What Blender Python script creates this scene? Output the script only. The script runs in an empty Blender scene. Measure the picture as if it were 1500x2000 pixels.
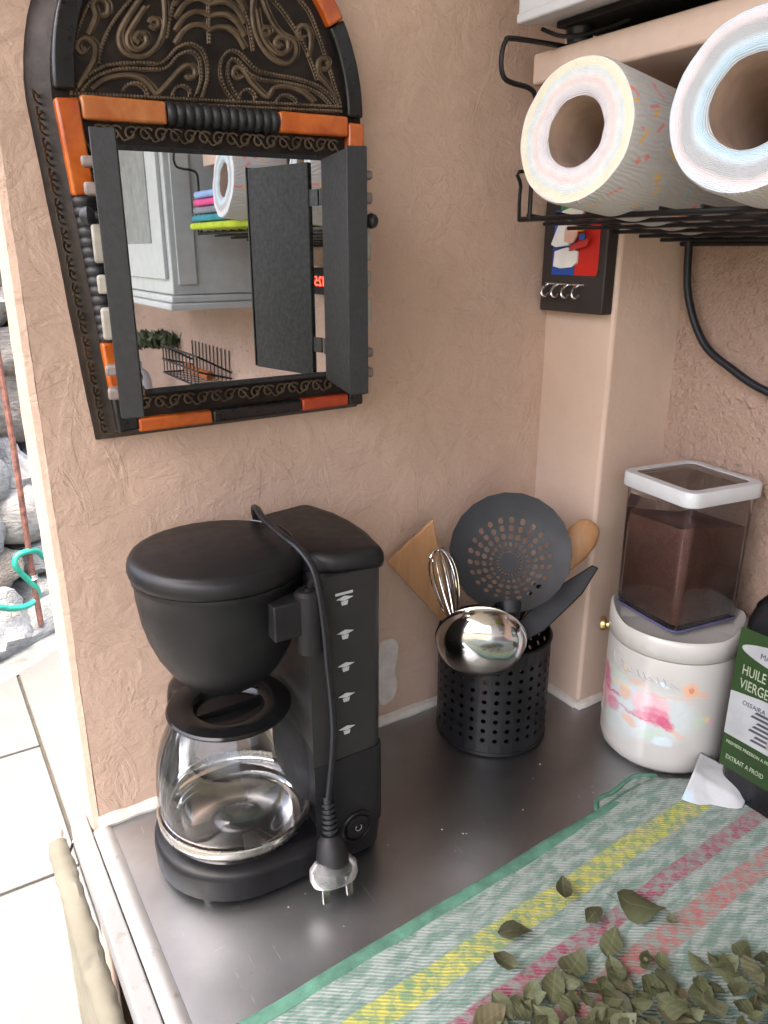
import bpy, math, random
from mathutils import Vector, Matrix, noise
random.seed(7)
R = math.radians
scene = bpy.context.scene
COL = scene.collection

# ------------------------------------------------------------ camera, sky, sun, exposure
cam_data = bpy.data.cameras.new('camera')
cam = bpy.data.objects.new('camera', cam_data); COL.objects.link(cam)
cam.location = (-0.0966, -0.6842, 0.55)
cam.rotation_euler = (R(90 - 18.95), 0, R(-32.1))
cam_data.sensor_fit = 'HORIZONTAL'; cam_data.sensor_width = 36; cam_data.lens = 36
cam_data.clip_start = 0.01; cam_data.clip_end = 500
scene.camera = cam

SUN_EL, SUN_AZ = 69, 250          # azimuth clockwise from +Y: veiled sun to the left, over the terrace
world = bpy.data.worlds.new('World'); scene.world = world; world.use_nodes = True
wt = world.node_tree; bg = wt.nodes['Background']
sky = wt.nodes.new('ShaderNodeTexSky'); sky.sky_type = 'NISHITA'; sky.sun_disc = False
sky.sun_elevation = R(SUN_EL); sky.sun_rotation = R(SUN_AZ)
sky.air_density = 0.8; sky.dust_density = 9.0; sky.ozone_density = 0.4
wt.links.new(sky.outputs[0], bg.inputs[0]); bg.inputs[1].default_value = 0.14
sun_data = bpy.data.lights.new('sun', 'SUN'); sun_data.energy = 0.5; sun_data.angle = R(25); sun_data.color = (1, .95, .88)
sun = bpy.data.objects.new('sun', sun_data); COL.objects.link(sun)
az, el = R(SUN_AZ), R(SUN_EL)
sdir = Vector((math.sin(az) * math.cos(el), math.cos(az) * math.cos(el), math.sin(el)))
sun.rotation_euler = sdir.to_track_quat('Z', 'Y').to_euler()
vs = scene.view_settings
vs.view_transform = 'Standard'; vs.look = 'None'; vs.exposure = 3.35; vs.gamma = 1; vs.use_curve_mapping = False
scene.cycles.max_bounces = 10; scene.cycles.transparent_max_bounces = 16
scene.cycles.sample_clamp_indirect = 6

# ------------------------------------------------------------ mesh helpers
class B:
    """collects geometry of ONE mesh"""
    def __init__(s): s.v = []; s.f = []
    def add(s, vs_, fs, m=None):
        o = len(s.v)
        s.v += [tuple(m @ Vector(p)) if m else tuple(p) for p in vs_]
        s.f += [tuple(i + o for i in f) for f in fs]; return s
    def box(s, a, b, m=None):
        x0, y0, z0 = a; x1, y1, z1 = b
        return s.add([(x0,y0,z0),(x1,y0,z0),(x1,y1,z0),(x0,y1,z0),(x0,y0,z1),(x1,y0,z1),(x1,y1,z1),(x0,y1,z1)],
                     [(0,3,2,1),(4,5,6,7),(0,1,5,4),(1,2,6,5),(2,3,7,6),(3,0,4,7)], m)
    def lathe(s, prof, n=40, m=None, closed=False):
        vs_, fs = [], []; rings = []
        for r, z in prof:
            if r <= 1e-7: rings.append([len(vs_)]); vs_.append((0,0,z))
            else:
                rings.append(list(range(len(vs_), len(vs_)+n)))
                vs_ += [(r*math.cos(2*math.pi*k/n), r*math.sin(2*math.pi*k/n), z) for k in range(n)]
        seq = list(zip(rings, rings[1:])) + ([(rings[-1], rings[0])] if closed else [])
        for a, b in seq:
            for k in range(n):
                k2 = (k+1) % n
                if len(a) == 1 and len(b) == 1: continue
                if len(a) == 1: fs.append((a[0], b[k], b[k2]))
                elif len(b) == 1: fs.append((a[k], a[k2], b[0]))
                else: fs.append((a[k], a[k2], b[k2], b[k]))
        return s.add(vs_, fs, m)
    def tube(s, pts, r, n=8, closed=False, m=None, flat=1.0):
        P = [Vector(p) for p in pts]; k = len(P)
        rr = r if isinstance(r, (list, tuple)) else [r]*k
        vs_, fs = [], []; up = None
        for i in range(k):
            t = (P[(i+1) % k] - P[i-1]) if closed else (P[min(i+1,k-1)] - P[max(i-1,0)])
            if t.length < 1e-9: t = Vector((0,0,1))
            t.normalize()
            if up is None:
                up = t.orthogonal().normalized()
            up = (up - t*up.dot(t))
            if up.length < 1e-6: up = t.orthogonal()
            up.normalize(); w = t.cross(up)
            for j in range(n):
                a = 2*math.pi*j/n
                vs_.append(tuple(P[i] + (up*math.cos(a)*flat + w*math.sin(a))*rr[i]))
        for i in range(k if closed else k-1):
            a, b = i*n, ((i+1) % k)*n
            for j in range(n): fs.append((a+j, a+(j+1)%n, b+(j+1)%n, b+j))
        if not closed:
            fs.append(tuple(range(n-1,-1,-1))); fs.append(tuple(range((k-1)*n, k*n)))
        return s.add(vs_, fs, m)
    def prism(s, poly, d0, d1, m=None):
        """polygon in local xy, extruded along z"""
        n = len(poly)
        return s.add([(x,y,d0) for x,y in poly] + [(x,y,d1) for x,y in poly],
                     [tuple(range(n-1,-1,-1)), tuple(range(n,2*n))] + [(i,(i+1)%n,n+(i+1)%n,n+i) for i in range(n)], m)
    def loft(s, rings, cap0=True, cap1=True, m=None):
        n = len(rings[0]); vs_ = [p for r_ in rings for p in r_]; fs = []
        for i in range(len(rings)-1):
            for j in range(n): fs.append((i*n+j, i*n+(j+1)%n, (i+1)*n+(j+1)%n, (i+1)*n+j))
        if cap0: fs.append(tuple(range(n-1,-1,-1)))
        if cap1: fs.append(tuple(range((len(rings)-1)*n, len(rings)*n)))
        return s.add(vs_, fs, m)
    def grid(s, fn, nu, nv, m=None):
        vs_ = [fn(i/nu, j/nv) for j in range(nv+1) for i in range(nu+1)]
        fs = [(j*(nu+1)+i, j*(nu+1)+i+1, (j+1)*(nu+1)+i+1, (j+1)*(nu+1)+i) for j in range(nv) for i in range(nu)]
        return s.add(vs_, fs, m)
    def ball(s, c, r, n=8, sc=(1,1,1), m=None):
        h = max(4, n//2)
        prof = [(max(0, math.sin(math.pi*k/h))*1.0 if 0 < k < h else 0, -math.cos(math.pi*k/h)) for k in range(h+1)]
        mm = Matrix.Translation(c) @ Matrix.Diagonal((r*sc[0], r*sc[1], r*sc[2], 1))
        return s.lathe(prof, n, (m @ mm) if m else mm)

def spline(pts, sub=6, closed=False):
    P = [Vector(p) for p in pts]; out = []; n = len(P)
    rng = range(n if closed else n-1)
    for i in rng:
        g = (lambda k: P[k % n]) if closed else (lambda k: P[max(0, min(n-1, k))])
        a, b, c, d = g(i-1), g(i), g(i+1), g(i+2)
        for k in range(sub):
            t = k/sub
            out.append(0.5*((2*b) + (c-a)*t + (2*a-5*b+4*c-d)*t*t + (3*b-a-3*c+d)*t**3))
    if not closed: out.append(P[-1])
    return out
def rrect(w, d, r, n=5, cx=0, cy=0):
    out = []
    for sx, sy, a0 in ((1,1,0),(-1,1,90),(-1,-1,180),(1,-1,270)):
        for k in range(n+1):
            a = R(a0 + 90*k/n)
            out.append((cx + sx*(w/2-r) + r*math.cos(a), cy + sy*(d/2-r) + r*math.sin(a)))
    return out
def frame(o, x, y):
    """matrix with local x, y axes given; z = x cross y"""
    x = Vector(x).normalized(); z = x.cross(Vector(y)).normalized(); y = z.cross(x)
    return Matrix(((x.x,y.x,z.x,o[0]),(x.y,y.y,z.y,o[1]),(x.z,y.z,z.z,o[2]),(0,0,0,1)))
def obj(name, b, mat, parent=None, smooth=40, bevel=0, solid=0, loc=None, rot=None, sub=0, label=None):
    if isinstance(b, B):
        me = bpy.data.meshes.new(name); me.from_pydata(b.v, [], b.f); me.validate()
        if mat: me.materials.append(mat)
        if smooth:
            me.polygons.foreach_set('use_smooth', [True]*len(me.polygons))
            if smooth < 180: me.set_sharp_from_angle(angle=R(smooth))
        me.update()
    else: me = b
    o = bpy.data.objects.new(name, me); COL.objects.link(o)
    if parent: o.parent = parent
    if loc: o.location = loc
    if rot: o.rotation_euler = rot
    if solid:
        q = o.modifiers.new('solid', 'SOLIDIFY'); q.thickness = solid; q.offset = 0
    if bevel:
        q = o.modifiers.new('bevel', 'BEVEL'); q.width = bevel; q.segments = 3; q.limit_method = 'ANGLE'; q.angle_limit = R(35); q.harden_normals = False
    if sub:
        q = o.modifiers.new('sub', 'SUBSURF'); q.levels = sub; q.render_levels = sub
    if label: o['label'] = label
    return o
def tag(o, label=None, cat=None, group=None, kind=None):
    if label: o['label'] = label
    if cat: o['category'] = cat
    if group: o['group'] = group
    if kind: o['kind'] = kind
    return o
def thing(name, label, cat, loc=(0,0,0), rz=0, group=None):
    o = bpy.data.objects.new(name, None); COL.objects.link(o)
    o.location = loc; o.rotation_euler = (0,0,rz); o.empty_display_size = .02
    return tag(o, label, cat, group)
def text_mesh(s, size, m, shear=0, xs=1.0, depth=.0002, align='LEFT', space=1.0):
    c = bpy.data.curves.new('lettering', 'FONT'); c.body = s; c.size = size; c.extrude = depth; c.shear = shear; c.align_x = align; c.space_character = space
    c.resolution_u = 3
    t = bpy.data.objects.new('lettering', c); COL.objects.link(t)
    dg = bpy.context.evaluated_depsgraph_get()
    me = bpy.data.meshes.new_from_object(t.evaluated_get(dg))
    b = B(); b.add([(v.co.x*xs, v.co.y, v.co.z) for v in me.vertices], [tuple(p.vertices) for p in me.polygons], m)
    bpy.data.objects.remove(t); bpy.data.curves.remove(c); bpy.data.meshes.remove(me)
    return b

# ------------------------------------------------------------ material helpers
class N:
    def __init__(s, name):
        s.mat = bpy.data.materials.new(name); s.mat.use_nodes = True
        s.t = s.mat.node_tree; s.p = s.t.nodes['Principled BSDF']; s.out = s.t.nodes['Material Output']; s._tc = None
    def put(s, sock, v):
        if hasattr(v, 'is_output') or isinstance(v, bpy.types.NodeSocket): s.t.links.new(v, sock)
        else:
            if isinstance(v, tuple) and len(v) == 3 and sock.type == 'RGBA': v = v + (1,)
            sock.default_value = v
    def node(s, typ, **kw):
        n = s.t.nodes.new(typ)
        for k, v in kw.items():
            if k.startswith('_'): setattr(n, k[1:], v)
            elif k.startswith('i') and k[1:].isdigit(): s.put(n.inputs[int(k[1:])], v)
            else: s.put(n.inputs[k.replace('_', ' ')], v)
        return n
    def co(s, which='Object'):
        if not s._tc: s._tc = s.t.nodes.new('ShaderNodeTexCoord')
        return s._tc.outputs[which]
    def m(s, op, a, b=0.0, c=None, clamp=False):
        n = s.t.nodes.new('ShaderNodeMath'); n.operation = op; n.use_clamp = clamp
        s.put(n.inputs[0], a); s.put(n.inputs[1], b)
        if c is not None: s.put(n.inputs[2], c)
        return n.outputs[0]
    def mix(s, f, a, b, mode='MIX'):
        n = s.t.nodes.new('ShaderNodeMix'); n.data_type = 'RGBA'; n.blend_type = mode
        s.put(n.inputs[0], f); s.put(n.inputs[6], a); s.put(n.inputs[7], b); return n.outputs[2]
    def scl(s, vec, sc=(1,1,1), loc=(0,0,0), rot=(0,0,0), typ='POINT'):
        n = s.t.nodes.new('ShaderNodeMapping'); n.vector_type = typ
        s.put(n.inputs[0], vec); n.inputs[1].default_value = loc; n.inputs[2].default_value = rot; n.inputs[3].default_value = sc
        return n.outputs[0]
    def noise(s, scale, detail=4, rough=.55, vec=None, dist=0, col=False):
        n = s.node('ShaderNodeTexNoise', Vector=vec if vec is not None else s.co(), Scale=scale, Detail=detail, Roughness=rough, Distortion=dist)
        return n.outputs[1 if col else 0]
    def vor(s, scale, vec=None, feature='F1', rnd=1.0):
        return s.node('ShaderNodeTexVoronoi', _feature=feature, Vector=vec if vec is not None else s.co(), Scale=scale, Randomness=rnd)
    def ramp(s, f, stops):
        n = s.t.nodes.new('ShaderNodeValToRGB'); s.put(n.inputs[0], f); e = n.color_ramp.elements
        while len(e) < len(stops): e.new(0.5)
        for k, (p, c) in enumerate(stops):
            e[k].position = p; e[k].color = (c if isinstance(c, tuple) else (c,c,c)) + (1,)
        return n.outputs[0]
    def sep(s, vec):
        n = s.node('ShaderNodeSeparateXYZ', i0=vec); return n.outputs
    def comb(s, x, y, z=0.0):
        return s.node('ShaderNodeCombineXYZ', i0=x, i1=y, i2=z).outputs[0]
    def bump(s, h, strength=.5, dist=.002, prev=None):
        n = s.node('ShaderNodeBump', Strength=strength, Distance=dist, Height=h)
        if prev is not None: s.put(n.inputs['Normal'], prev)
        return n.outputs[0]
    def set(s, **kw):
        for k, v in kw.items(): s.put(s.p.inputs[k.replace('_', ' ')], v)
        return s.mat
def plain(name, col, rough=.5, metal=0, var=.08, nscale=40, bump=0, bscale=200, bdist=.0005, **kw):
    n = N(name)
    f = n.noise(nscale, 4)
    lo = tuple(max(0, c*(1-var*2)) for c in col); hi = tuple(min(1, c*(1+var*2)) for c in col)
    c = n.ramp(f, [(.3, lo), (.7, hi)])
    rr = n.m('MULTIPLY_ADD', n.noise(nscale*2.3, 3), .22, rough-.11, clamp=True)
    args = dict(Base_Color=c, Roughness=rr, Metallic=metal); args.update(kw)
    if bump: args['Normal'] = n.bump(n.noise(bscale, 5), bump, bdist)
    return n.set(**args)
def thin_glass(name, tint=(.96,.97,.97), rough=.03, ior=1.5, dirt=.03):
    n = N(name)
    tr = n.node('ShaderNodeBsdfTransparent', Color=tint); gl = n.node('ShaderNodeBsdfGlossy', Color=(1,1,1), Roughness=rough)
    df = n.node('ShaderNodeBsdfDiffuse', Color=(.6,.6,.58))
    fr = n.node('ShaderNodeFresnel', IOR=ior)
    a = n.node('ShaderNodeMixShader', i0=n.m('MULTIPLY', fr.outputs[0], 1.15, clamp=True), i1=tr.outputs[0], i2=gl.outputs[0])
    sm = n.m('MULTIPLY', n.ramp(n.noise(25, 5), [(.4,0.15),(.75,1.0)]), dirt)
    b_ = n.node('ShaderNodeMixShader', i0=sm, i1=a.outputs[0], i2=df.outputs[0])
    n.t.links.new(b_.outputs[0], n.out.inputs[0]); return n.mat

# ------------------------------------------------------------ shared materials
def mat_plaster(name, base, light, big=1.0):
    n = N(name); co = n.co()
    f = n.noise(3.2, 5, .6); c = n.ramp(f, [(.3, base), (.7, light)])
    c = n.mix(n.m('MULTIPLY', n.ramp(n.noise(38, 6, .7), [(.45,0.0),(.7,1.0)]), .25), c, tuple(x*.82 for x in base))
    stain = n.ramp(n.noise(9, 5, .65, dist=1.0), [(.58,0.0),(.72,1.0)])
    c = n.mix(n.m('MULTIPLY', stain, .16), c, tuple(min(1,x*1.25) for x in light))
    fine = n.noise(170, 5, .6)
    streak = n.noise(1, 6, .65, vec=n.scl(co, (9, 9, 70)), dist=.6)
    lump = n.noise(26, 5, .6, dist=.8)
    vd = n.vor(14, vec=n.mix(.14, co, n.noise(6, 4, col=True)), feature='DISTANCE_TO_EDGE').outputs[0]
    ridge = n.m('MULTIPLY', n.ramp(vd, [(0.0,1.0),(.02,0.0)]), n.ramp(n.noise(7, 3), [(.52,0.0),(.62,1.0)]))
    lay1 = n.ramp(n.noise(1, 5, .55, vec=n.scl(co, (7,7,24), (1.7,0,.4)), dist=.9), [(.52,0.0),(.535,1.0)])
    lay2 = n.ramp(n.noise(1, 5, .6, vec=n.scl(co, (22,22,9), (4.1,0,2.3)), dist=1.2), [(.60,0.0),(.62,1.0)])
    lay3 = n.ramp(n.noise(34, 5, .6, dist=.6), [(.62,0.0),(.68,1.0)]); lay3 = n.m('MULTIPLY', lay3, n.ramp(n.noise(5,2), [(.5,0.0),(.62,1.0)]))
    nb = n.bump(fine, .5*big, .0015); nb = n.bump(streak, .45*big, .003, nb); nb = n.bump(lump, .6*big, .007, nb); nb = n.bump(ridge, .07*big, .0016, nb)
    nb = n.bump(lay1, .36*big, .0020, nb); nb = n.bump(lay2, .36*big, .0020, nb); nb = n.bump(lay3, .28*big, .0016, nb)
    return n.set(Base_Color=c, Roughness=.72, Normal=nb)
M = {}
M['plaster'] = mat_plaster('peach painted plaster', (.46,.325,.245), (.515,.37,.285), .74)
M['plaster_smooth'] = mat_plaster('smooth pale peach painted wood', (.52,.385,.30), (.57,.43,.34), .3)
def mat_rough():
    n = N('rough-cast peach render'); co = n.co()
    pits = n.noise(70, 6, .68); big = n.noise(30, 4, .6)
    c = n.ramp(n.noise(5, 4), [(.3,(.42,.285,.215)),(.7,(.50,.345,.265))])
    h = n.m('ADD', n.m('MULTIPLY', pits, 1.6), n.m('MULTIPLY', big, .6))
    nb = n.bump(h, 1.0, .009); nb = n.bump(n.vor(120, feature='SMOOTH_F1').outputs[0], .5, .003, nb); nb = n.bump(n.noise(260, 4), .4, .0012, nb)
    return n.set(Base_Color=c, Roughness=.85, Normal=nb)
M['rough'] = mat_rough()
def mat_steel():
    n = N('worn stainless steel'); co = n.co()
    sc1 = n.noise(1, 3, .6, vec=n.scl(co, (420, 14, 1), rot=(0,0,R(8)))); sc2 = n.noise(1, 3, .6, vec=n.scl(co, (16, 500, 1), rot=(0,0,R(-28))))
    scr = n.m('ADD', n.ramp(sc1, [(.70,0.0),(.73,1.0)]), n.ramp(sc2, [(.72,0.0),(.75,1.0)]), clamp=True)
    vor = n.vor(46, vec=n.mix(.2, co, n.noise(9, 3, col=True)), feature='DISTANCE_TO_EDGE').outputs[0]
    mott = n.noise(7, 5, .65)
    c = n.ramp(mott, [(.3,(.30,.305,.315)),(.7,(.40,.41,.42))])
    c = n.mix(n.m('MULTIPLY', scr, .6), c, (.8,.8,.81))
    spots = n.ramp(n.vor(60).outputs[0], [(.05,1.0),(.09,0.0)]); spotm = n.m('MULTIPLY', spots, n.ramp(n.noise(14,2), [(.55,0.0),(.62,1.0)]))
    
    r = n.m('ADD', n.m('MULTIPLY_ADD', n.noise(11, 5), .16, .29), n.m('MULTIPLY', scr, .03))
    return n.set(Base_Color=c, Metallic=1.0, Roughness=r, Anisotropic=.35, Normal=n.bump(n.noise(4, 3), .12, .004, n.bump(scr, .02, .0002)))
M['steel'] = mat_steel()
M['black'] = plain('black satin plastic', (.007,.007,.008), .42, var=.1, bump=.15, bscale=900, bdist=.0003, Specular_IOR_Level=.28)
M['black_rough'] = plain('matt black plastic', (.011,.011,.012), .5, var=.1, bump=.2, bscale=700, bdist=.0004, Specular_IOR_Level=.25)
M['grey_tank'] = plain('smoked grey plastic', (.022,.0215,.0215), .4, var=.06, Specular_IOR_Level=.35)
M['gloss_black'] = plain('glossy black plastic', (.006,.006,.0065), .16, var=.05, Specular_IOR_Level=.4)
M['rubber'] = plain('black rubber cord', (.010,.011,.014), .42, var=.1, Specular_IOR_Level=.4)
M['black_metal'] = plain('black coated wire', (.008,.008,.009), .42, var=.1, Specular_IOR_Level=.35)
M['chrome'] = plain('polished steel', (.72,.72,.72), .12, 1, .03)
M['brushed'] = plain('brushed steel band', (.62,.6,.57), .26, 1, .05)
M['brass'] = plain('aged brass', (.55,.42,.2), .35, 1, .15)
M['white_paint'] = plain('white paint', (.60,.60,.58), .5, var=.05, nscale=12, bump=.15, bscale=80)
M['white_plastic'] = plain('white plastic', (.50,.515,.525), .35, var=.02)
M['sealant'] = plain('white silicone sealant', (.58,.54,.49), .45, var=.06, nscale=60, bump=.3, bscale=120, bdist=.001)
M['glass'] = thin_glass('clear carafe glass')
M['clear_plastic'] = thin_glass('clear hard plastic', (.93,.93,.94), .04, 1.35, .014)
M['plug_clear'] = thin_glass('clear plug cover', (.62,.66,.70), .38, 1.3, .25)
def mat_wood(name, a, b, sc=(60,60,6)):
    n = N(name); g = n.noise(1, 5, .6, vec=n.scl(n.co(), sc), dist=.5)
    return n.set(Base_Color=n.ramp(g, [(.3,a),(.7,b)]), Roughness=.55, Normal=n.bump(g, .2, .0006))
M['wood'] = mat_wood('beech wood', (.30,.145,.06), (.42,.235,.11))
M['brown_plaque'] = mat_wood('dark brown painted wood', (.018,.014,.013), (.03,.024,.022), (40,6,40))
# ============================================================ SETTING
G = -0.9     # terrace level; the worktop is z = 0
def struct(name, b, mat, **kw): return tag(obj(name, b, mat, **kw), kind='structure')
def mat_ground():
    n = N('garden soil'); g = n.noise(3, 6)
    return n.set(Base_Color=n.ramp(g, [(.3,(.10,.08,.05)),(.7,(.16,.15,.08))]), Roughness=.95, Normal=n.bump(n.noise(30,5), .6, .02))
struct('ground', B().add([(-200,-200,G-.05),(200,-200,G-.05),(200,200,G-.05),(-200,200,G-.05)], [(0,1,2,3)]), mat_ground(), smooth=0)
gt = Vector((.81,.586,0)).normalized(); gn = Vector((-gt.y, gt.x, 0)); g0 = Vector((.055,2.385,G))
def gpt(s, off, z): return g0 + gt*s + gn*off + Vector((0,0,z-G))
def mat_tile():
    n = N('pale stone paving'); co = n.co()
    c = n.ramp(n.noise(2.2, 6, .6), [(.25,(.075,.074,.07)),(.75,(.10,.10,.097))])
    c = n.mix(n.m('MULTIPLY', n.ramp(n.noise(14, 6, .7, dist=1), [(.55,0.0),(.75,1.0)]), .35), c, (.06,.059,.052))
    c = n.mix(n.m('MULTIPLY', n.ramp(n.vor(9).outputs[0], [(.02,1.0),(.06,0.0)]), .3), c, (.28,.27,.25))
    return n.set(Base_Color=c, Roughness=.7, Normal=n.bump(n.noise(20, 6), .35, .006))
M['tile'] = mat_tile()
M['mortar'] = plain('sandy mortar joint', (.035,.03,.022), .95, var=.15, bump=.6, bscale=150, bdist=.003)
M['concrete'] = plain('weathered concrete gutter', (.12,.124,.116), .9, var=.2, nscale=9, bump=.6, bscale=60, bdist=.006)
def clip(poly, p, nrm):
    out = []
    for i in range(len(poly)):
        a, b = Vector(poly[i]), Vector(poly[(i+1) % len(poly)])
        da, db = (a-p).dot(nrm), (b-p).dot(nrm)
        if da <= 0: out.append(tuple(a))
        if da*db < 0: out.append(tuple(a + (b-a)*(da/(da-db))))
    return out
terrace = struct('terrace', B().prism([(-4,-4),(3.4,-4),(3.4,4.5),(-4,-.86)], G-.04, G-.009), M['mortar'], smooth=0)
p2 = Vector((g0 + gn*-.25).xy); n2 = Vector(gn.xy)
rows = {0: [-2.4,-1.27,-.70,-.13,.44,1.01,1.58,2.15,2.7], 1: [-2.4,-1.6,-.95,-.3,.55,1.13,2.25,2.9], -1: [-2.4,-1.5,-.9,-.2,.42,1.0,1.6,2.3], -2: [-2.4,-1.3,-.6,.1,.7,1.4]}
cols = {1: (.075,.62), 0: (-.50,.075), -1: (-1.1,-.5), -2: (-1.75,-1.1)}
for k, (x0, x1) in cols.items():
    ys = rows[k]
    for y0, y1 in zip(ys, ys[1:]):
        gp = .005
        poly = [(x0+gp,y0+gp),(x1-gp,y0+gp),(x1-gp,y1-gp),(x0+gp,y1-gp)]
        poly = clip(poly, p2 - n2*.01, n2)
        if len(poly) < 3: continue
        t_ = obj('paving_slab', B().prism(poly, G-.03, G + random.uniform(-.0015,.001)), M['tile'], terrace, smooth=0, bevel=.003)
b = B(); b.grid(lambda u, v: tuple(gpt(-4+8*u, -.266+.376*v, G - .004*math.sin(math.pi*v) + .005*noise.noise((u*30, v*4, 3))*min(1,v*4) - .003)), 60, 8)
struct('concrete_gutter', b, M['concrete'])

# dry stone garden wall
def mat_stone():
    n = N('grey limestone'); co = n.co(); oi = n.node('ShaderNodeObjectInfo')
    c = n.ramp(n.noise(7, 6, .65, dist=.6), [(.25,(.15,.148,.138)),(.5,(.29,.29,.28)),(.8,(.40,.405,.395))])
    warm = n.ramp(oi.outputs['Random'], [(.0,(.75,.78,.78)),(.5,(1,1,1)),(.72,(.62,.50,.38)),(1,(.95,.98,1))])
    c = n.mix(1, c, warm, 'MULTIPLY')
    lines = n.noise(1, 4, .6, vec=n.scl(co, (5,5,45)), dist=.8)
    return n.set(Base_Color=c, Roughness=.85, Normal=n.bump(lines, .5, .012, n.bump(n.noise(22, 6), .7, .02)))
M['stone'] = mat_stone()
def stone_mesh(seed):
    b = B(); n = 5; rnd = random.Random(seed); e = rnd.uniform(.28,.42); off = Vector((seed*7.3, seed*3.1, 0)); cut = [(Vector((rnd.uniform(-1,1),rnd.uniform(-1,1),rnd.uniform(-1,1))).normalized(), rnd.uniform(.62,.8)) for _ in range(5)]
    for ax in range(3):
        for sg in (-1,1):
            def fn(u, v, ax=ax, sg=sg):
                p = [0,0,0]; p[ax] = sg; p[(ax+1)%3] = 2*u-1; p[(ax+2)%3] = (2*v-1)*sg
                q = Vector(p); l = (abs(q.x)**6 + abs(q.y)**6 + abs(q.z)**6)**(1/6)
                q = q/l; q = q.lerp(q.normalized(), e)
                for cn, cd in cut:
                    d = q.dot(cn)
                    if d > cd: q = q - cn*(d-cd)
                q = q*(1 + .16*noise.noise(q*1.7 + off))
                return tuple(q*.5)
            b.grid(fn, n, n)
    me = bpy.data.meshes.new('stone'); me.from_pydata(b.v, [], b.f)
    import bmesh
    bm = bmesh.new(); bm.from_mesh(me); bmesh.ops.remove_doubles(bm, verts=bm.verts, dist=1e-5); bm.to_mesh(me); bm.free()
    me.materials.append(M['stone']); me.polygons.foreach_set('use_smooth', [True]*len(me.polygons)); me.set_sharp_from_angle(angle=R(38))
    return me
stones = [stone_mesh(k) for k in range(9)]
gwall = thing('garden_wall', 'rough dry stone garden wall behind the terrace, left of the mirror wall', 'stone wall', tuple(g0))
obj('earth_core', B().grid(lambda u, v: (gt*(-3.5+7*u) + gn*(.34 + .05*noise.noise((u*20,v*8,1))) + Vector((0,0,1.4*v))), 40, 10), plain('dark earth between the stones', (.12,.105,.085), .95, var=.3), gwall)
rs = random.Random(21); z = -.02; row = 0
while z < 1.22:
    hgt = rs.uniform(.14,.26)
    near = 1
    s = -1.6 + rs.uniform(0,.2)
    while s < 2.2:
        wd = rs.uniform(.16,.42)
        hh = hgt*rs.uniform(.9,1.18)
        o = obj('stone', rs.choice(stones), None, gwall, loc=tuple(gt*(s+wd/2) + gn*(.18 + .06*z + rs.uniform(-.05,.04)) + Vector((0,0,z+hgt/2))))
        o.scale = (wd*1.06, .36, hh*1.06); o.rotation_euler = (rs.uniform(-.12,.12), rs.uniform(-.14,.14), math.atan2(gt.y, gt.x) + rs.uniform(-.15,.15))
        s += wd
    z += hgt*.97; row += 1
# big fallen rock and rusty rod, hose, weeds at the wall's foot
o = tag(obj('boulder', stones[3], None, loc=tuple(gpt(-.02,-.02,G+.09))), 'big pale pinkish rock lying under the loop of the green hose', 'rock'); o.scale = (.34,.26,.26); o.rotation_euler = (.2,.35,.9)
o = tag(obj('boulder', stones[5], None, loc=tuple(gpt(.17,-.04,G+.03))), 'flat lichen-spotted rock at the foot of the garden wall beside the gutter', 'rock'); o.scale = (.46,.2,.15); o.rotation_euler = (.05,-.1,.62)
M['rust'] = plain('rusty reinforcing iron', (.12,.05,.036), .8, var=.3, nscale=60, bump=.4, bscale=300)
rod = thing('rusty_rod', 'thin rusty iron rod leaning upright against the dry stone wall', 'rod', (.203,2.33,G))
obj('shaft', B().tube(spline([(0,0,.05),(-.002,.002,.3),(.003,0,.8),(-.004,.004,1.5)], 5), .011, 8), M['rust'], rod)
obj('wire_tie', B().tube([(.014*math.cos(a), .014*math.sin(a), .245+.03*a/40) for a in [k*.5 for k in range(60)]], .003, 5), M['brushed'], rod)
def mat_hose():
    n = N('turquoise garden hose'); return n.set(Base_Color=n.ramp(n.noise(30,3), [(.3,(.012,.21,.145)),(.7,(.018,.28,.20))]), Roughness=.4)
hp = [(-.30,2.02,-.80),(-.15,2.11,-.74),(.034,2.227,-.70),(.104,2.277,-.733),(.165,2.318,-.752),(.207,2.338,-.734),(.205,2.332,-.69),(.17,2.315,-.629),(.145,2.297,-.574),(.155,2.304,-.54),(.195,2.32,-.535),(.233,2.36,-.556),(.268,2.385,-.607),(.325,2.42,-.66),(.45,2.5,-.72)]
tag(obj('garden_hose', B().tube(spline(hp, 6), .0115, 10), mat_hose()), 'turquoise green garden hose looped over the rocks by the rusty rod', 'hose')
M['leafgreen'] = plain('weed leaves', (.09,.16,.03), .6, var=.3, nscale=15)
def tuft(name, c, n, spread, h, seed, mat):
    b = B(); rr = random.Random(seed)
    for k in range(n):
        a = rr.uniform(0,6.28); r0 = spread*math.sqrt(rr.random()); base = Vector((r0*math.cos(a), r0*math.sin(a), 0))
        d = Vector((rr.uniform(-1,1), rr.uniform(-1,1), rr.uniform(.6,1.6))).normalized(); L = h*rr.uniform(.5,1.1); w = d.cross(Vector((rr.uniform(-1,1),rr.uniform(-1,1),.2))).normalized()*L*.16
        m1 = base + d*L*.55; tip = base + d*L + Vector((0,0,-L*.15))
        b.add([base, m1-w, tip, m1+w], [(0,1,2,3)])
    return obj(name, b, mat, loc=c, smooth=0)
tag(tuft('weed_clump', tuple(gpt(.24,-.06,G)), 130, .08, .09, 3, M['leafgreen']), 'small green weed clump growing at the foot of the rusty rod', 'weeds')
M['hedge'] = plain('pale shrub leaves', (.16,.20,.10), .6, var=.35, nscale=9)
sh = thing('shrub', 'pale green shrub rising above the stone garden wall', 'shrub', tuple(gpt(.5,.75,G)))
bb = B(); rr = random.Random(5)
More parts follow.
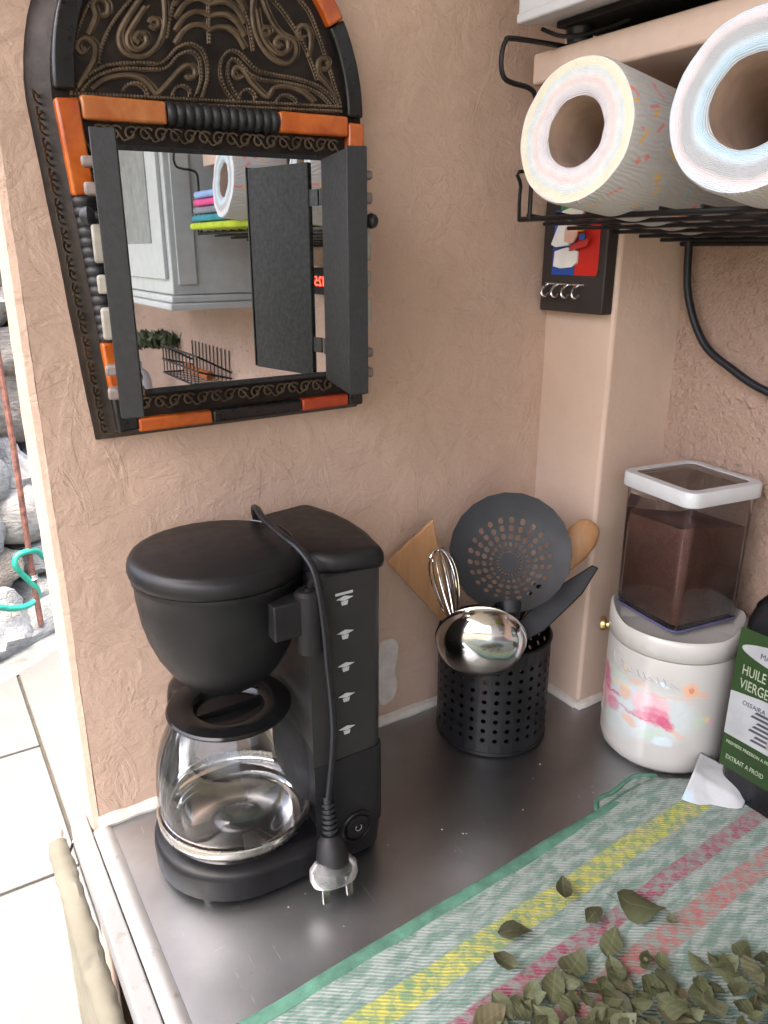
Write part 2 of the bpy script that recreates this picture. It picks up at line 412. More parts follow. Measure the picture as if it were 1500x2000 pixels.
for k in range(5000):
    p = Vector((rr.gauss(0,1), rr.gauss(0,1), rr.gauss(0,1))).normalized()*rr.uniform(.5,1.0)**.5
    p = Vector((p.x*1.7, p.y*.5, 1.75 + p.z*.75)); p += Vector((noise.noise(p*2), noise.noise(p*2+Vector((5,0,0))), noise.noise(p*2+Vector((0,5,0)))))*.25
    d = Vector((rr.uniform(-1,1),rr.uniform(-1,1),rr.uniform(-.4,1))).normalized(); w = d.orthogonal().normalized()*.022
    bb.add([p, p+d*.03-w, p+d*.075, p+d*.03+w], [(0,1,2,3)])
obj('crown', bb, M['hedge'], sh, smooth=0)
obj('trunk', B().tube([(0,0,0),(.02,0,.5),(-.03,.02,1.0),(.05,0,1.5)], [.05,.045,.035,.02], 8), M['rust'], sh)

# ------------------------------------------------------------ walls and roof of the cooking corner
W2 = .665; TOP = 1.55
def wall_grid(b, o, ux, uy, w, h, nu, nv, amp, fs, nrm, seed=0):
    o = Vector(o); ux = Vector(ux); uy = Vector(uy); nrm = Vector(nrm)
    b.grid(lambda u, v: tuple(o + ux*w*u + uy*h*v + nrm*amp*(noise.noise(Vector((u*w*fs, v*h*fs, seed))) + .5*noise.noise(Vector((u*w*fs*2.7, v*h*fs*2.7, seed+9))))), nu, nv)
mw = thing('plaster_wall', 'peach plastered end wall that carries the arched mirror', 'wall', (0,0,0))
b = B(); wall_grid(b, (-.004,0,G), (1,0,0), (0,0,1), .60, TOP-G, 50, 160, .0014, 22, (0,-1,0))
# rounded, slightly uneven free end
def endfn(u, v):
    z = G + (TOP-G)*v; a = u*math.pi; j = .0014*noise.noise((1.3, z*9, u*2)) + .0005*noise.noise((4, z*60, u*3))
    if u < .12: k = u/.12; return (-.004-.007*math.sin(k*math.pi/2)+j, .007*(1-math.cos(k*math.pi/2)), z)
    if u > .88: k = (u-.88)/.12; return (-.011+.007*(1-math.cos(k*math.pi/2))+j, .063+.007*math.sin(k*math.pi/2), z)
    return (-.011+j, .007+.056*(u-.12)/.76, z)
b.grid(endfn, 14, 200)
b.add([(-.004,.07,G),(.60,.07,G),(.60,.07,TOP),(-.004,.07,TOP)], [(0,1,2,3)])
obj('plaster_face', b, M['plaster'], mw)
# filler patch with a shape of its own
def blob(pts, y0, y1): return B().prism(pts, y0, y1, Matrix(((1,0,0,0),(0,0,-1,0),(0,1,0,0),(0,0,0,1))))
pt = [(.326,.03),(.338,.027),(.347,.033),(.351,.05),(.347,.066),(.3495,.082),(.352,.1),(.346,.112),(.336,.113),(.327,.108),(.322,.07)]
obj('filler_patch', blob([tuple(p)[:2] for p in spline([(x,z,0) for x,z in pt], 4, True)], -.0004, .0022), M['sealant'], mw, bevel=.0008, label='white patch of wall filler left of the perforated utensil holder')
pil = thing('wooden_post', 'smooth peach painted square post in the corner beside the utensil holder', 'post', (0,0,0))
b = B().box((.558,-.102,G),(W2+.03,.06,TOP)); obj('post_shaft', b, M['plaster_smooth'], pil, bevel=.0045)
bw = thing('rough_wall', 'peach rough-cast side wall behind the canister and coffee container', 'wall', (0,0,0))
b = B(); wall_grid(b, (W2,-.05,G+.8), (0,-1,0), (0,0,1), 1.1, 1.65, 150, 225, .0022, 60, (-1,0,0), 4)
wall_grid(b, (W2,-1.15,G+.8), (0,-1,0), (0,0,1), 2.2, 1.65, 90, 70, .002, 30, (-1,0,0), 4)
b.add([(W2,.07,G),(W2,-3.35,G),(W2,-3.35,G+.8),(W2,.07,G+.8)], [(0,1,2,3)]); b.add([(W2+.2,.07,G),(W2+.2,-3.35,G),(W2+.2,-3.35,TOP),(W2+.2,.07,TOP)], [(3,2,1,0)])
obj('rough_render', b, M['rough'], bw)
M['ceiling'] = plain('whitewashed ceiling boards', (.72,.69,.64), .7, var=.05)
struct('light_blocking_wall', B().box((-.35,-2.55,G),(W2,-2.4,TOP)), M['ceiling'], smooth=0)  # unseen wall behind the camera, added to block light from that end
struct('roof', B().box((-1.0,-2.7,TOP),(1.1,.12,TOP+.06)), M['ceiling'], smooth=0)

# ------------------------------------------------------------ counter
ct = thing('counter', 'stainless steel worktop with whitewashed front edge', 'counter', (0,0,G))
def cobj(name, b, mat, **kw): o = obj(name, b, mat, ct, **kw); o.location = (0,0,-G); return o
cobj('worktop', B().box((.004,-3.0,-.03),(W2-.001,-.0005,0)), M['steel'], bevel=.0015)
def mat_edge():
    n = N('scuffed whitewashed edging'); c = n.ramp(n.noise(10,5), [(.3,(.23,.228,.22)),(.7,(.30,.298,.29))])
    c = n.mix(n.m('MULTIPLY', n.ramp(n.noise(60, 6, .7), [(.58,0.0),(.68,1.0)]), .6), c, (.14,.125,.10))
    return n.set(Base_Color=c, Roughness=.6, Normal=n.bump(n.noise(50,5), .4, .002))
M['edge'] = mat_edge()
cobj('edge_trim', B().box((-.0285,-3.0,-.035),(-.0125,.03,-.002)), M['edge'], bevel=.002)
b = B(); b.grid(lambda u, v: (-.0125+.0175*u, -.006-3*v, .0005 + .004*math.sin(math.pi*u) + .0006*noise.noise((u*3, v*160, 0))), 8, 160)
cobj('edge_bead', b, M['edge'])
cobj('front_panel', B().box((.02,-3.0,G+.001),(W2-.002,-.002,-.031)), plain('dim whitewashed base', (.32,.30,.27), .8, var=.1), smooth=0)
def bead(pts, r=.006):
    P = spline(pts, 24); return B().tube([p + Vector((0,0,.0008*noise.noise(p*70))) for p in P], [r*(1+.25*noise.noise(p*45)) for p in P], 8)
cobj('sealant_bead', bead([(-.006,.0,.004),(.15,-.001,.004),(.35,-.001,.004),(.558,-.001,.004)], .0075), M['sealant'])
cobj('sealant_bead', bead([(.557,-.0,.002),(.557,-.05,.002),(.557,-.101,.002)], .0065), M['sealant'])
cobj('sealant_bead', bead([(.554,-.103,.002),(.60,-.103,.002),(.66,-.103,.002)], .0065), M['sealant'])

# curtain rod with gathered cloth along the front of the counter
def mat_cloth():
    n = N('cream curtain cloth'); w = n.noise(1, 3, .5, vec=n.scl(n.co(), (500,500,500)))
    c = n.ramp(n.noise(12,5), [(.3,(.13,.12,.085)),(.7,(.185,.172,.13))]); c = n.mix(n.m('MULTIPLY', n.ramp(n.noise(26,4), [(.6,0.0),(.7,1.0)]), .5), c, (.085,.085,.07))
    return n.set(Base_Color=c, Roughness=.9, Normal=n.bump(w, .3, .0006))
M['cloth'] = mat_cloth()
cr = thing('curtain_rod', 'cream cloth-covered curtain rod with round end knob along the counter front', 'curtain rod', (-.043,0,-.034))
def sleeve(u, v):
    y = .036 - 1.8*u; a = 2*math.pi*v; w = .0005*math.sin(y*260 + 2.5*math.sin(a) + 4*noise.noise((y*12,0,0))) + .0013*noise.noise((y*55, math.cos(a)*1.3, math.sin(a)*1.3)) + .0016*noise.noise((y*14, math.cos(a), 7))
    r = .0102 + w; return (r*math.cos(a), y, r*math.sin(a))
obj('cloth_sleeve', B().grid(sleeve, 420, 16), M['cloth'], cr)
mk = Matrix.Translation((0,.05,.0)) @ Matrix.Rotation(R(-90),4,'X')
obj('end_knob', B().lathe([(0,.013),(.006,.012),(.0095,.008),(.0095,.004),(.007,.001),(.0062,-.004),(.006,-.3),(0,-.3)], 24, mk), M['white_paint'], cr)
obj('hook', B().tube(spline([(.0,.028,-.009),(.004,.028,-.014),(.01,.028,-.006),(.0145,.028,.004),(.0185,.028,.006)], 5), .0016, 6), M['brushed'], cr)
def hang(u, v):
    y = .03 - 1.8*u; z = -.004 - .80*v
    return (-.003 - .0045*v**.5*(1.0+math.sin(y*95 + 1.5*math.sin(y*31))) - .004*noise.noise((y*20,z*6,0)), y, z)
obj('hanging_cloth', B().grid(hang, 360, 24), M['cloth'], cr, solid=.0012)
b = B()
def plas(u, v):
    z = .12 - .155*v; x = .012 - (.004 + .028*v**2)*u*1.0 + .003*math.sin(u*9+v*6)
    return (x, .16 + .012*math.sin(u*7 + v*3), z - .02*v*math.sin(u*2.6))
b.grid(plas, 20, 24)
n = N('milky plastic film'); n.set(Base_Color=(.75,.78,.8), Roughness=.3, Alpha=.45)
tag(obj('plastic_sheet', b, n.mat), 'milky plastic film sticking out behind the free end of the plaster wall', 'plastic sheet')
# ============================================================ ARCHED MIRROR WITH SHUTTERS
M['dark_metal'] = plain('dark embossed tin', (.020,.015,.012), .45, .6, var=.25, nscale=60, bump=.4, bscale=160, bdist=.001)
def mat_relief():
    n = N('tarnished brass relief'); g = n.noise(50, 5)
    return n.set(Base_Color=n.ramp(g, [(.3,(.05,.035,.022)),(.65,(.155,.112,.07))]), Metallic=.55, Roughness=n.m('MULTIPLY_ADD', n.noise(90,3), .3, .38))
M['relief'] = mat_relief()
M['black_bone'] = plain('black dyed bone', (.006,.006,.007), .3, var=.2, nscale=80)
def mat_bone(name, a, b_):
    n = N(name); g = n.noise(1, 5, .6, vec=n.scl(n.co(), (40,40,40)), dist=1.2)
    return n.set(Base_Color=n.ramp(g, [(.25,a),(.75,b_)]), Roughness=.28, Coat_Weight=.3)
M['orange'] = mat_bone('orange henna bone', (.30,.042,.004), (.52,.13,.016))
M['red_orange'] = mat_bone('red orange henna bone', (.24,.018,.004), (.38,.05,.01))
M['pale_orange'] = mat_bone('pale orange bone', (.32,.075,.012), (.48,.19,.06))
M['cord_wrap'] = plain('black wound cord', (.010,.0105,.012), .5, var=.2, nscale=200, bump=.3, bscale=600)
M['felt'] = plain('charcoal shutter lining', (.018,.019,.020), .75, var=.3, nscale=220, bump=.5, bscale=500, bdist=.001)
M['bone'] = plain('yellowed bone', (.27,.25,.205), .4, var=.12, nscale=80)
M['pink_bone'] = plain('pinkish horn', (.17,.135,.12), .4, var=.15, nscale=80)
n = N('mirror glass'); n.set(Base_Color=n.ramp(n.noise(8,3), [(.3,(.80,.83,.83)),(.7,(.84,.86,.86))]), Metallic=1.0, Roughness=.012); M['mirror'] = n.mat
mi = thing('wall_mirror', 'arched dark metal wall mirror with orange bone inlay and two open shutters', 'mirror', (.165,0,.40))
def mo(name, b, mat, **kw):
    o = obj(name, b, mat, mi, **kw); o.location = (-.165,0,-.40); return o
def vp(b, poly, y0, y1): return b.prism(poly, -y0, -y1, Matrix(((1,0,0,0),(0,0,-1,0),(0,1,0,0),(0,0,0,1))))   # (x,z) outline, thickness in y
def arch(rx, rz, n=36, cx=.1645, cz=.655): return [(cx + rx*math.cos(math.pi*k/n), cz + rz*math.sin(math.pi*k/n)) for k in range(n+1)]
def ring(off):
    return [(.052-off*1.7,.402-off),(.292+off*.4,.404-off),(.296+off*.4,.655)] + [(x - .9*off*max(0,(.1645-x)/.1315), z) for x,z in arch(.1315+off*.8,.15+off)][1:-1] + [(.033-off*1.7,.655)]
b = B(); b.loft([[(x,.0005,z) for x,z in ring(.009)], [(x,-.006,z) for x,z in ring(.008)], [(x,-.018,z) for x,z in ring(0)]])
mo('backing', b, M['dark_metal'])
# the relief in the arch
RELIEF = {'border':[(0.0477,0.6606),(0.0496,0.6757),(0.0539,0.6926),(0.0613,0.7097),(0.0705,0.7237),(0.0824,0.7366),(0.1006,0.7521),(0.1265,0.766),(0.1547,0.7741),(0.1835,0.7731),(0.2068,0.7659),(0.2243,0.7563),(0.24,0.7442),(0.2492,0.7344),(0.263,0.7039),(0.2754,0.6706)],'base':[(0.0469,0.6585),(0.0988,0.6611),(0.1523,0.6633),(0.2108,0.666),(0.2762,0.6688)],'base2':[(0.0471,0.6551),(0.0985,0.6575),(0.152,0.6596),(0.2106,0.6622),(0.2761,0.6652)],'mainL':[(0.0504,0.6616),(0.0583,0.67),(0.0683,0.6768),(0.0799,0.6813),(0.1012,0.6846),(0.1151,0.6855),(0.1225,0.6903),(0.1302,0.6978),(0.1407,0.702),(0.1499,0.6996),(0.154,0.6911),(0.1536,0.6794),(0.1483,0.6658)],'mainL2':[(0.0555,0.6621),(0.0637,0.6697),(0.0756,0.6759),(0.0892,0.6795),(0.1087,0.6809),(0.1208,0.6832),(0.1297,0.692),(0.1403,0.6967),(0.1473,0.694),(0.1488,0.6861),(0.1481,0.6771),(0.143,0.6661)],'mainR':[(0.2723,0.6709),(0.2648,0.6776),(0.2525,0.6834),(0.2355,0.6866),(0.2142,0.6877),(0.1982,0.6894),(0.1895,0.695),(0.1821,0.7005),(0.1733,0.7005),(0.1671,0.6944),(0.165,0.6833),(0.1682,0.6735),(0.1747,0.6652)],'mainR2':[(0.2647,0.6706),(0.2548,0.6773),(0.2401,0.6812),(0.221,0.6827),(0.2001,0.6831),(0.1879,0.6875),(0.1817,0.6941),(0.1751,0.6952),(0.1715,0.6894),(0.1714,0.6812),(0.1748,0.6732),(0.181,0.6663)],'archL':[(0.0693,0.6815),(0.0727,0.6915),(0.0791,0.7038),(0.0873,0.7147),(0.0979,0.726),(0.1144,0.7398)],'archR':[(0.2531,0.6883),(0.2469,0.7022),(0.2401,0.7146),(0.23,0.7273),(0.2178,0.7393),(0.1994,0.7508)],'dropL':[(0.1057,0.7287),(0.0926,0.7121),(0.0862,0.7014),(0.0867,0.6923),(0.0939,0.688),(0.1056,0.6898),(0.1153,0.6981),(0.121,0.7108),(0.1227,0.7245),(0.1216,0.7343)],'spirL':[(0.1079,0.7224),(0.097,0.7086),(0.092,0.7004),(0.093,0.6942),(0.0992,0.6929),(0.1059,0.6979),(0.106,0.7035),(0.1009,0.7045),(0.098,0.7003),(0.1007,0.6981)],'dropR':[(0.2034,0.7426),(0.2094,0.7292),(0.218,0.7194),(0.2318,0.7137),(0.2325,0.7034),(0.224,0.6968),(0.2124,0.6984),(0.2035,0.7048),(0.1963,0.7167),(0.1949,0.7308),(0.1968,0.7434)],'spirR':[(0.1984,0.7331),(0.2019,0.7156),(0.2093,0.7064),(0.2184,0.7032),(0.2256,0.7073),(0.2248,0.7147),(0.2178,0.7157),(0.2141,0.7106),(0.2186,0.7084)],'vL':[(0.1228,0.7042),(0.127,0.7183),(0.131,0.729),(0.1379,0.74)],'vR':[(0.1945,0.7038),(0.1921,0.7198),(0.1874,0.7334),(0.1816,0.743)],'lowL':[(0.062,0.6627),(0.0731,0.6706),(0.0867,0.6745),(0.0982,0.6739),(0.1056,0.6694),(0.111,0.6643),(0.1198,0.6716),(0.1287,0.6805),(0.1363,0.6862),(0.1424,0.6851),(0.1427,0.6801),(0.1377,0.6775),(0.1352,0.6797)],'lowR':[(0.2483,0.6702),(0.2375,0.6771),(0.2232,0.6796),(0.2113,0.6776),(0.2052,0.6703),(0.1973,0.6744),(0.1898,0.6812),(0.1835,0.6888),(0.178,0.6892),(0.1755,0.6844),(0.1786,0.6815),(0.1832,0.6833)],'archl2':[(0.0857,0.6649),(0.0899,0.6688),(0.0969,0.6703),(0.1024,0.6674),(0.104,0.6636)],'archc':[(0.1242,0.6649),(0.1267,0.6696),(0.1331,0.672),(0.1381,0.6698),(0.1381,0.6653)],'archc2':[(0.1799,0.6672),(0.1825,0.6721),(0.1882,0.6745),(0.1937,0.6718),(0.1946,0.6669)],'archr2':[(0.2132,0.6678),(0.2169,0.672),(0.2241,0.6734),(0.2312,0.6707),(0.2323,0.6679)],'sL':[(0.0517,0.6634),(0.0596,0.6734),(0.0663,0.6833),(0.0678,0.6918),(0.0632,0.6961),(0.0577,0.6947),(0.0549,0.6894),(0.0576,0.6865),(0.0615,0.6894)],'sL2':[(0.0635,0.6986),(0.0704,0.7109),(0.0695,0.7188),(0.0745,0.7227),(0.0796,0.7202),(0.079,0.7144),(0.0742,0.7122)],'sR':[(0.2711,0.6752),(0.2625,0.6843),(0.2539,0.6913),(0.2535,0.7),(0.258,0.7049),(0.2635,0.703),(0.2623,0.6976),(0.2573,0.6965)],'sR2':[(0.2445,0.7038),(0.2474,0.7155),(0.2453,0.7246),(0.2394,0.7267),(0.2345,0.7224),(0.2366,0.717),(0.2415,0.7186)],'circ1':[(0.1098,0.7119),(0.112,0.715),(0.1159,0.7148),(0.1165,0.7116),(0.113,0.7089),(0.1096,0.7107)],'circ2':[(0.202,0.7178),(0.2049,0.721),(0.2089,0.7204),(0.2092,0.7168),(0.2052,0.7149),(0.2022,0.7167)],'cen':[(0.1572,0.7048),(0.1578,0.7189),(0.1585,0.7328),(0.1587,0.7465),(0.1587,0.7599)],'ribL0':[(0.1601,0.7484),(0.1529,0.7503),(0.1456,0.7487),(0.1382,0.7434),(0.1315,0.7349)],'ribR0':[(0.1605,0.7484),(0.1684,0.7513),(0.1757,0.7514),(0.1829,0.7475),(0.1889,0.7397)],'ribL1':[(0.1594,0.7398),(0.1522,0.7418),(0.1449,0.7402),(0.1375,0.7349),(0.1307,0.7264)],'ribR1':[(0.1598,0.7398),(0.1678,0.7427),(0.1751,0.7428),(0.1824,0.7388),(0.1884,0.7308)],'ribL2':[(0.1588,0.7311),(0.1515,0.7332),(0.1442,0.7317),(0.1367,0.7264),(0.13,0.7179)],'ribR2':[(0.1592,0.7312),(0.1671,0.734),(0.1745,0.734),(0.1818,0.7299),(0.1878,0.7219)],'ribL3':[(0.1581,0.7224),(0.1508,0.7246),(0.1435,0.7231),(0.136,0.7178),(0.1292,0.7092)],'ribR3':[(0.1585,0.7225),(0.1665,0.7253),(0.1739,0.7252),(0.1812,0.721),(0.1872,0.7129)],'ribL4':[(0.1574,0.7136),(0.1501,0.7158),(0.1428,0.7144),(0.1352,0.7091),(0.1284,0.7005)],'ribR4':[(0.1579,0.7137),(0.1659,0.7164),(0.1733,0.7163),(0.1806,0.7121),(0.1867,0.7038)]}
b = B(); bd = B()
def on_panel(p, y): return Vector((p[0], y, p[1]))
for k, pts in RELIEF.items():
    P = spline([(x,0,z) for x,z in pts], 5)
    beads = k.startswith(('border','base','main','arch','v','cen'))
    L = 0; nxt = 0
    if beads:
        for i in range(len(P)-1):
            a, c = P[i], P[i+1]; d = (c-a).length
            while nxt <= L+d:
                p = a + (c-a)*((nxt-L)/d if d else 0); bd.ball((p.x, -.0195, p.z), .0014, 6, (1,.9,1)); nxt += .0026
            L += d
        b.tube([Vector((p.x-.0016, -.0185, p.z-.0012)) for p in P], .0007, 5)
    else:
        b.tube([Vector((p.x, -.0185, p.z)) for p in P], .0021, 7); b.tube([Vector((p.x+.0034, -.0182, p.z+.0016)) for p in P], .0009, 5)
mo('scroll_relief', b, M['relief']); mo('bead_relief', bd, M['relief'])
# inlaid strips, each piece by itself
def strip(p0, p1, w, name, mat, y=-.0265, bev=.0022):
    p0, p1 = Vector(p0), Vector(p1); d = (p1-p0).normalized(); q = Vector((-d.y, d.x))*w/2
    d = d*.0003
    bb_ = vp(B(), [tuple(p0+d-q), tuple(p1-d-q), tuple(p1-d+q), tuple(p0+d+q)], -.016, y)
    return mo(name, bb_, mat, bevel=bev)
def coil(p0, p1, w, turns):
    p0, p1 = Vector((p0[0],-.020,p0[1])), Vector((p1[0],-.020,p1[1])); L = (p1-p0).length; r = L/turns/2
    ax = (p1-p0).normalized(); prof = []
    for k in range(turns):
        for j in range(5):
            a = math.pi*(j+.5)/5; prof.append((w/2 - r*.75 + r*.75*math.sin(a), (k + .5 - .5*math.cos(a))*2*r))
    m_ = ax.to_track_quat('Z','Y').to_matrix().to_4x4(); m_.translation = p0
    mo('wound_cord', B().lathe([(0,0)] + prof + [(0,L)], 16, m_), M['cord_wrap'])
def lx(z): return .033 + (.655-z)*(.019/.253) + .0085      # centre line of the left bar
zz = [.655,.588,.478,.437,.402]
strip((lx(zz[0]),zz[0]), (lx(zz[1]),zz[1]), .017, 'bone_inlay', M['orange'])
coil((lx(zz[1]),zz[1]), (lx(zz[2]),zz[2]), .019, 15)
strip((lx(zz[2]),zz[2]), (lx(zz[3]),zz[3]), .018, 'bone_inlay', M['orange'])
strip((lx(zz[3]),zz[3]), (lx(zz[4]),zz[4]), .018, 'bone_inlay', M['black_bone'])
strip((.2875,.656), (.2865,.60), .016, 'bone_inlay', M['orange'])
strip((.2865,.60), (.285,.56), .014, 'bone_inlay', M['red_orange'])
coil((.285,.56), (.284,.47), .015, 12)
strip((.284,.47), (.2835,.402), .016, 'bone_inlay', M['black_bone'])
def hz_bar(x): return .6495 + (x-.05)*.012
strip((.0510,hz_bar(.0510)), (.116,hz_bar(.116)), .0165, 'bone_inlay', M['pale_orange'])
coil((.116,hz_bar(.116)), (.212,hz_bar(.212)), .0195, 13)
strip((.212,hz_bar(.212)), (.2795,hz_bar(.2795)), .0165, 'bone_inlay', M['orange'])
strip((.0685,.4065), (.135,.4068), .0115, 'bone_inlay', M['orange'])
strip((.135,.4068), (.224,.408), .0115, 'bone_inlay', M['black_bone'])
strip((.224,.408), (.2755,.4085), .0115, 'bone_inlay', M['red_orange'])
def arch_piece(a0, a1, mat):
    o_, i_ = [], []
    for k in range(9):
        a = R(a0 + (a1-a0)*k/8 + (.15 if k == 0 else -.15 if k == 8 else 0))
        o_.append((.1645+.1305*math.cos(a), .660+.146*math.sin(a))); i_.append((.1645+.115*math.cos(a), .660+.130*math.sin(a)))
    mo('bone_inlay', vp(B(), o_ + i_[::-1], -.016, -.0255), mat, bevel=.002)
for a0, a1, mt in ((0,31,'black_bone'),(31,52,'orange'),(52,80,'black_bone'),(80,100,'orange'),(100,130,'black_bone'),(130,148,'orange'),(148,180,'black_bone')):
    arch_piece(a0, a1, M[mt])
# embossed scroll strips
def scrolls(b, p0, p1, w, y, side=1, rad=.00095):
    p0, p1 = Vector(p0), Vector(p1); L = (p1-p0).length; d = (p1-p0)/L; q = Vector((-d.y,d.x)); n_ = max(2, round(L/(w*.95))); st = L/n_
    for k in range(n_):
        c = p0 + d*st*(k+.5); sg = 1 if k % 2 else -1; pts = []
        for j in range(16):
            t = j/15; a = sg*(t*7.2 + .6); r = w*.42*(1-t)**.8 + w*.05
            e = c + d*r*math.cos(a) + q*sg*r*math.sin(a)*.95; pts.append((e.x, y, e.y))
        b.tube(pts, rad, 5)
        e0 = c - d*st*.5 + q*w*.42*sg; e1 = c + d*st*.45 - q*w*.40*sg; mid = (e0+e1)/2 + q*w*.18*sg
        b.tube([tuple((v.x,y,v.y)) for v in spline([(e0.x,e0.y,0),(mid.x,mid.y,0),(e1.x,e1.y,0)], 4)] if 0 else [(v.x,y,v.y) for v in spline([(e0.x,e0.y,0),(mid.x,mid.y,0),(e1.x,e1.y,0)], 4)], rad*.8, 4)
for p0_, p1_, w_ in (((.058,.634),(.272,.6365),.0125), ((.072,.4235),(.275,.4245),.013), ((.0575,.628),(.0735,.43),.012), ((.272,.43),(.273,.628),.010)):
    b = B(); scrolls(b, p0_, p1_, w_, -.0205); mo('scroll_relief', b, M['relief'])
# outer side: scrolls on the left flank
b = B()
fl = B(); scrolls(fl, (.40,.0), (.66,.0), .011, 0)
for (u, y_, w_) in fl.v:
    x_ = .052-.0062 - (u-.402)*(.019/.253); b.v.append((x_ - .0016 - w_*1.0 + y_*.7, -.0112 - w_*.9 , u))
b.f = fl.f
mo('flank_relief', b, M['relief'])
# glass bed and glass
mo('glass_rebate', vp(B(), [(.074,.432),(.268,.433),(.266,.628),(.072,.626)], -.017, -.0195), M['black_bone'])
mo('mirror_glass', vp(B(), [(.077,.436),(.265,.437),(.263,.624),(.075,.622)], -.019, -.0202), M['mirror'], smooth=0)
mo('lower_ledge', vp(B(), [(.085,.432),(.25,.433),(.25,.437),(.085,.436)], -.019, -.023), M['felt'], bevel=.0008)
# shutters
def shutter(hx, hy, ang, side, name, L=.101, z0=.432, z1=.6235):
    """local x along the leaf from the hinge, local y = its outer face"""
    d = Vector((math.cos(ang), math.sin(ang), 0)); m_ = Matrix(((d.x, side*-d.y, 0, hx), (d.y, side*d.x, 0, hy), (0,0,1,0), (0,0,0,1)))
    leaf = mo(name, B().prism([(.012,0),(L,0),(L,.014),(.036,.014),(.032,.005),(.012,.005)], z0, z1, m_), M['felt'], bevel=.001)
    def sp(nm, b_, mt, **kw):
        return obj(nm, b_, mt, leaf, **kw)
    sp('edge_strip', B().box((L+.0002,-.001,z0+.001),(L+.0022,.0155,z1+.001), m_), M['cord_wrap'], bevel=.0006)
    for xs_, ws_ in ((.046,.012),(L-.03,.014)):
        b_ = B(); f_ = B(); scrolls(f_, (xs_,z0+.01), (xs_,z1-.01), ws_, 0)
        for (u, y_, w_) in f_.v: b_.v.append(tuple(m_ @ Vector((u, .0145+y_, w_))))
        b_.f = f_.f; sp('scroll_relief', b_, M['relief'])
    for zc in (z0+.03, z1-.03): sp('hinge', B().box((.0005,.001,zc-.007),(.013,.003,zc+.007), m_), M['cord_wrap'])
    for zc, h_, mt, pr in ((.605,.008,'pink_bone',.013),(.588,.010,'pink_bone',.013),(.553,.030,'bone',.011),(.526,.015,'bone',.011),(.499,.026,'bone',.011),(.466,.009,'pink_bone',.013),(.449,.010,'pink_bone',.013)):
        sp('bone_tab', B().box((L-.020,.0125,zc-h_/2*.85),(L-.007,.014+pr*.7,zc+h_/2*.85), m_), M[mt], bevel=.002)
    kz = .571
    mk_ = m_ @ Matrix.Translation((L-.012,.014,kz)) @ Matrix.Rotation(R(-90),4,'X')
    sp('knob', B().lathe([(.003,-.002),(.003,.004),(.005,.006),(.0062,.009),(.005,.0125),(.0025,.0142),(0,.0145)], 20, mk_), M['cord_wrap'])
    return leaf
shutter(.0765,-.0215, math.atan2(-.0965,-.027), -1, 'shutter')
shutter(.2495,-.0215, math.atan2(-.1,-.026), 1, 'shutter')
# ============================================================ COFFEE MAKER
cm = thing('coffee_maker', 'black drip coffee maker standing left on the steel worktop below the mirror', 'coffee maker', (.104,-.101,0))
# local frame: x along its length to the right, side panel at y = -.077
def stad(R_, x1, hw, rc, n=18, cx=0.0):
    """round nose on the left, rounded corners on the right"""
    pts = [(cx + R_*math.cos(R(90+180*k/n)), hw*math.sin(R(90+180*k/n))) for k in range(n+1)]
    for k in range(6): a = R(-90+90*k/5); pts.append((x1-rc + rc*math.cos(a), -hw+rc + rc*math.sin(a)))
    pts.append((x1+.006, 0))
    for k in range(6): a = R(90*k/5); pts.append((x1-rc + rc*math.cos(a), hw-rc + rc*math.sin(a)))
    return pts
def lift(poly, z): return [(x,y,z) for x,y in poly]
b = B().loft([lift(stad(.070,.116,.070,.02),.006), lift(stad(.0765,.119,.0755,.02),.009), lift(stad(.0775,.1205,.0768,.02),.03), lift(stad(.0765,.1203,.0766,.02),.036), lift(stad(.073,.119,.0735,.02),.0385)])
obj('base', b, M['black'], cm, smooth=50)
obj('warming_plate', B().lathe([(0,.0405),(.062,.0405),(.064,.0385),(.064,.036)], 48), M['gloss_black'], cm)
for x_, y_ in ((-.045,-.045),(-.045,.045),(.098,-.055),(.098,.055)):
    obj('foot', B().lathe([(0,0),(.008,0),(.009,.0075),(0,.0075)], 16, Matrix.Translation((x_,y_,0))), M['rubber'], cm)
def tower(x0, x1, hw, rc, n=5):
    pts = []
    for k in range(n+1): a = R(-90+90*k/n); pts.append((x1-rc+rc*math.cos(a), -hw+rc+rc*math.sin(a)))
    pts.append((x1+.005, 0))
    for k in range(n+1): a = R(90*k/n); pts.append((x1-rc+rc*math.cos(a), hw-rc+rc*math.sin(a)))
    for k in range(9): t = math.pi*k/8; pts.append((x0 + .014*math.sin(t) , hw*math.cos(t)))
    return pts
T = lambda d=0: tower(.046, .1195-d, .0762-d, .012)
obj('tower_base', B().loft([lift(T(.0),.037), lift(T(0),.117), lift(T(.0006),.1195)]), M['black_rough'], cm, smooth=50)
obj('water_tank', B().loft([lift(T(.0016),.1195), lift(T(.0010),.29), lift(T(.0010),.297)]), M['grey_tank'], cm, smooth=50)
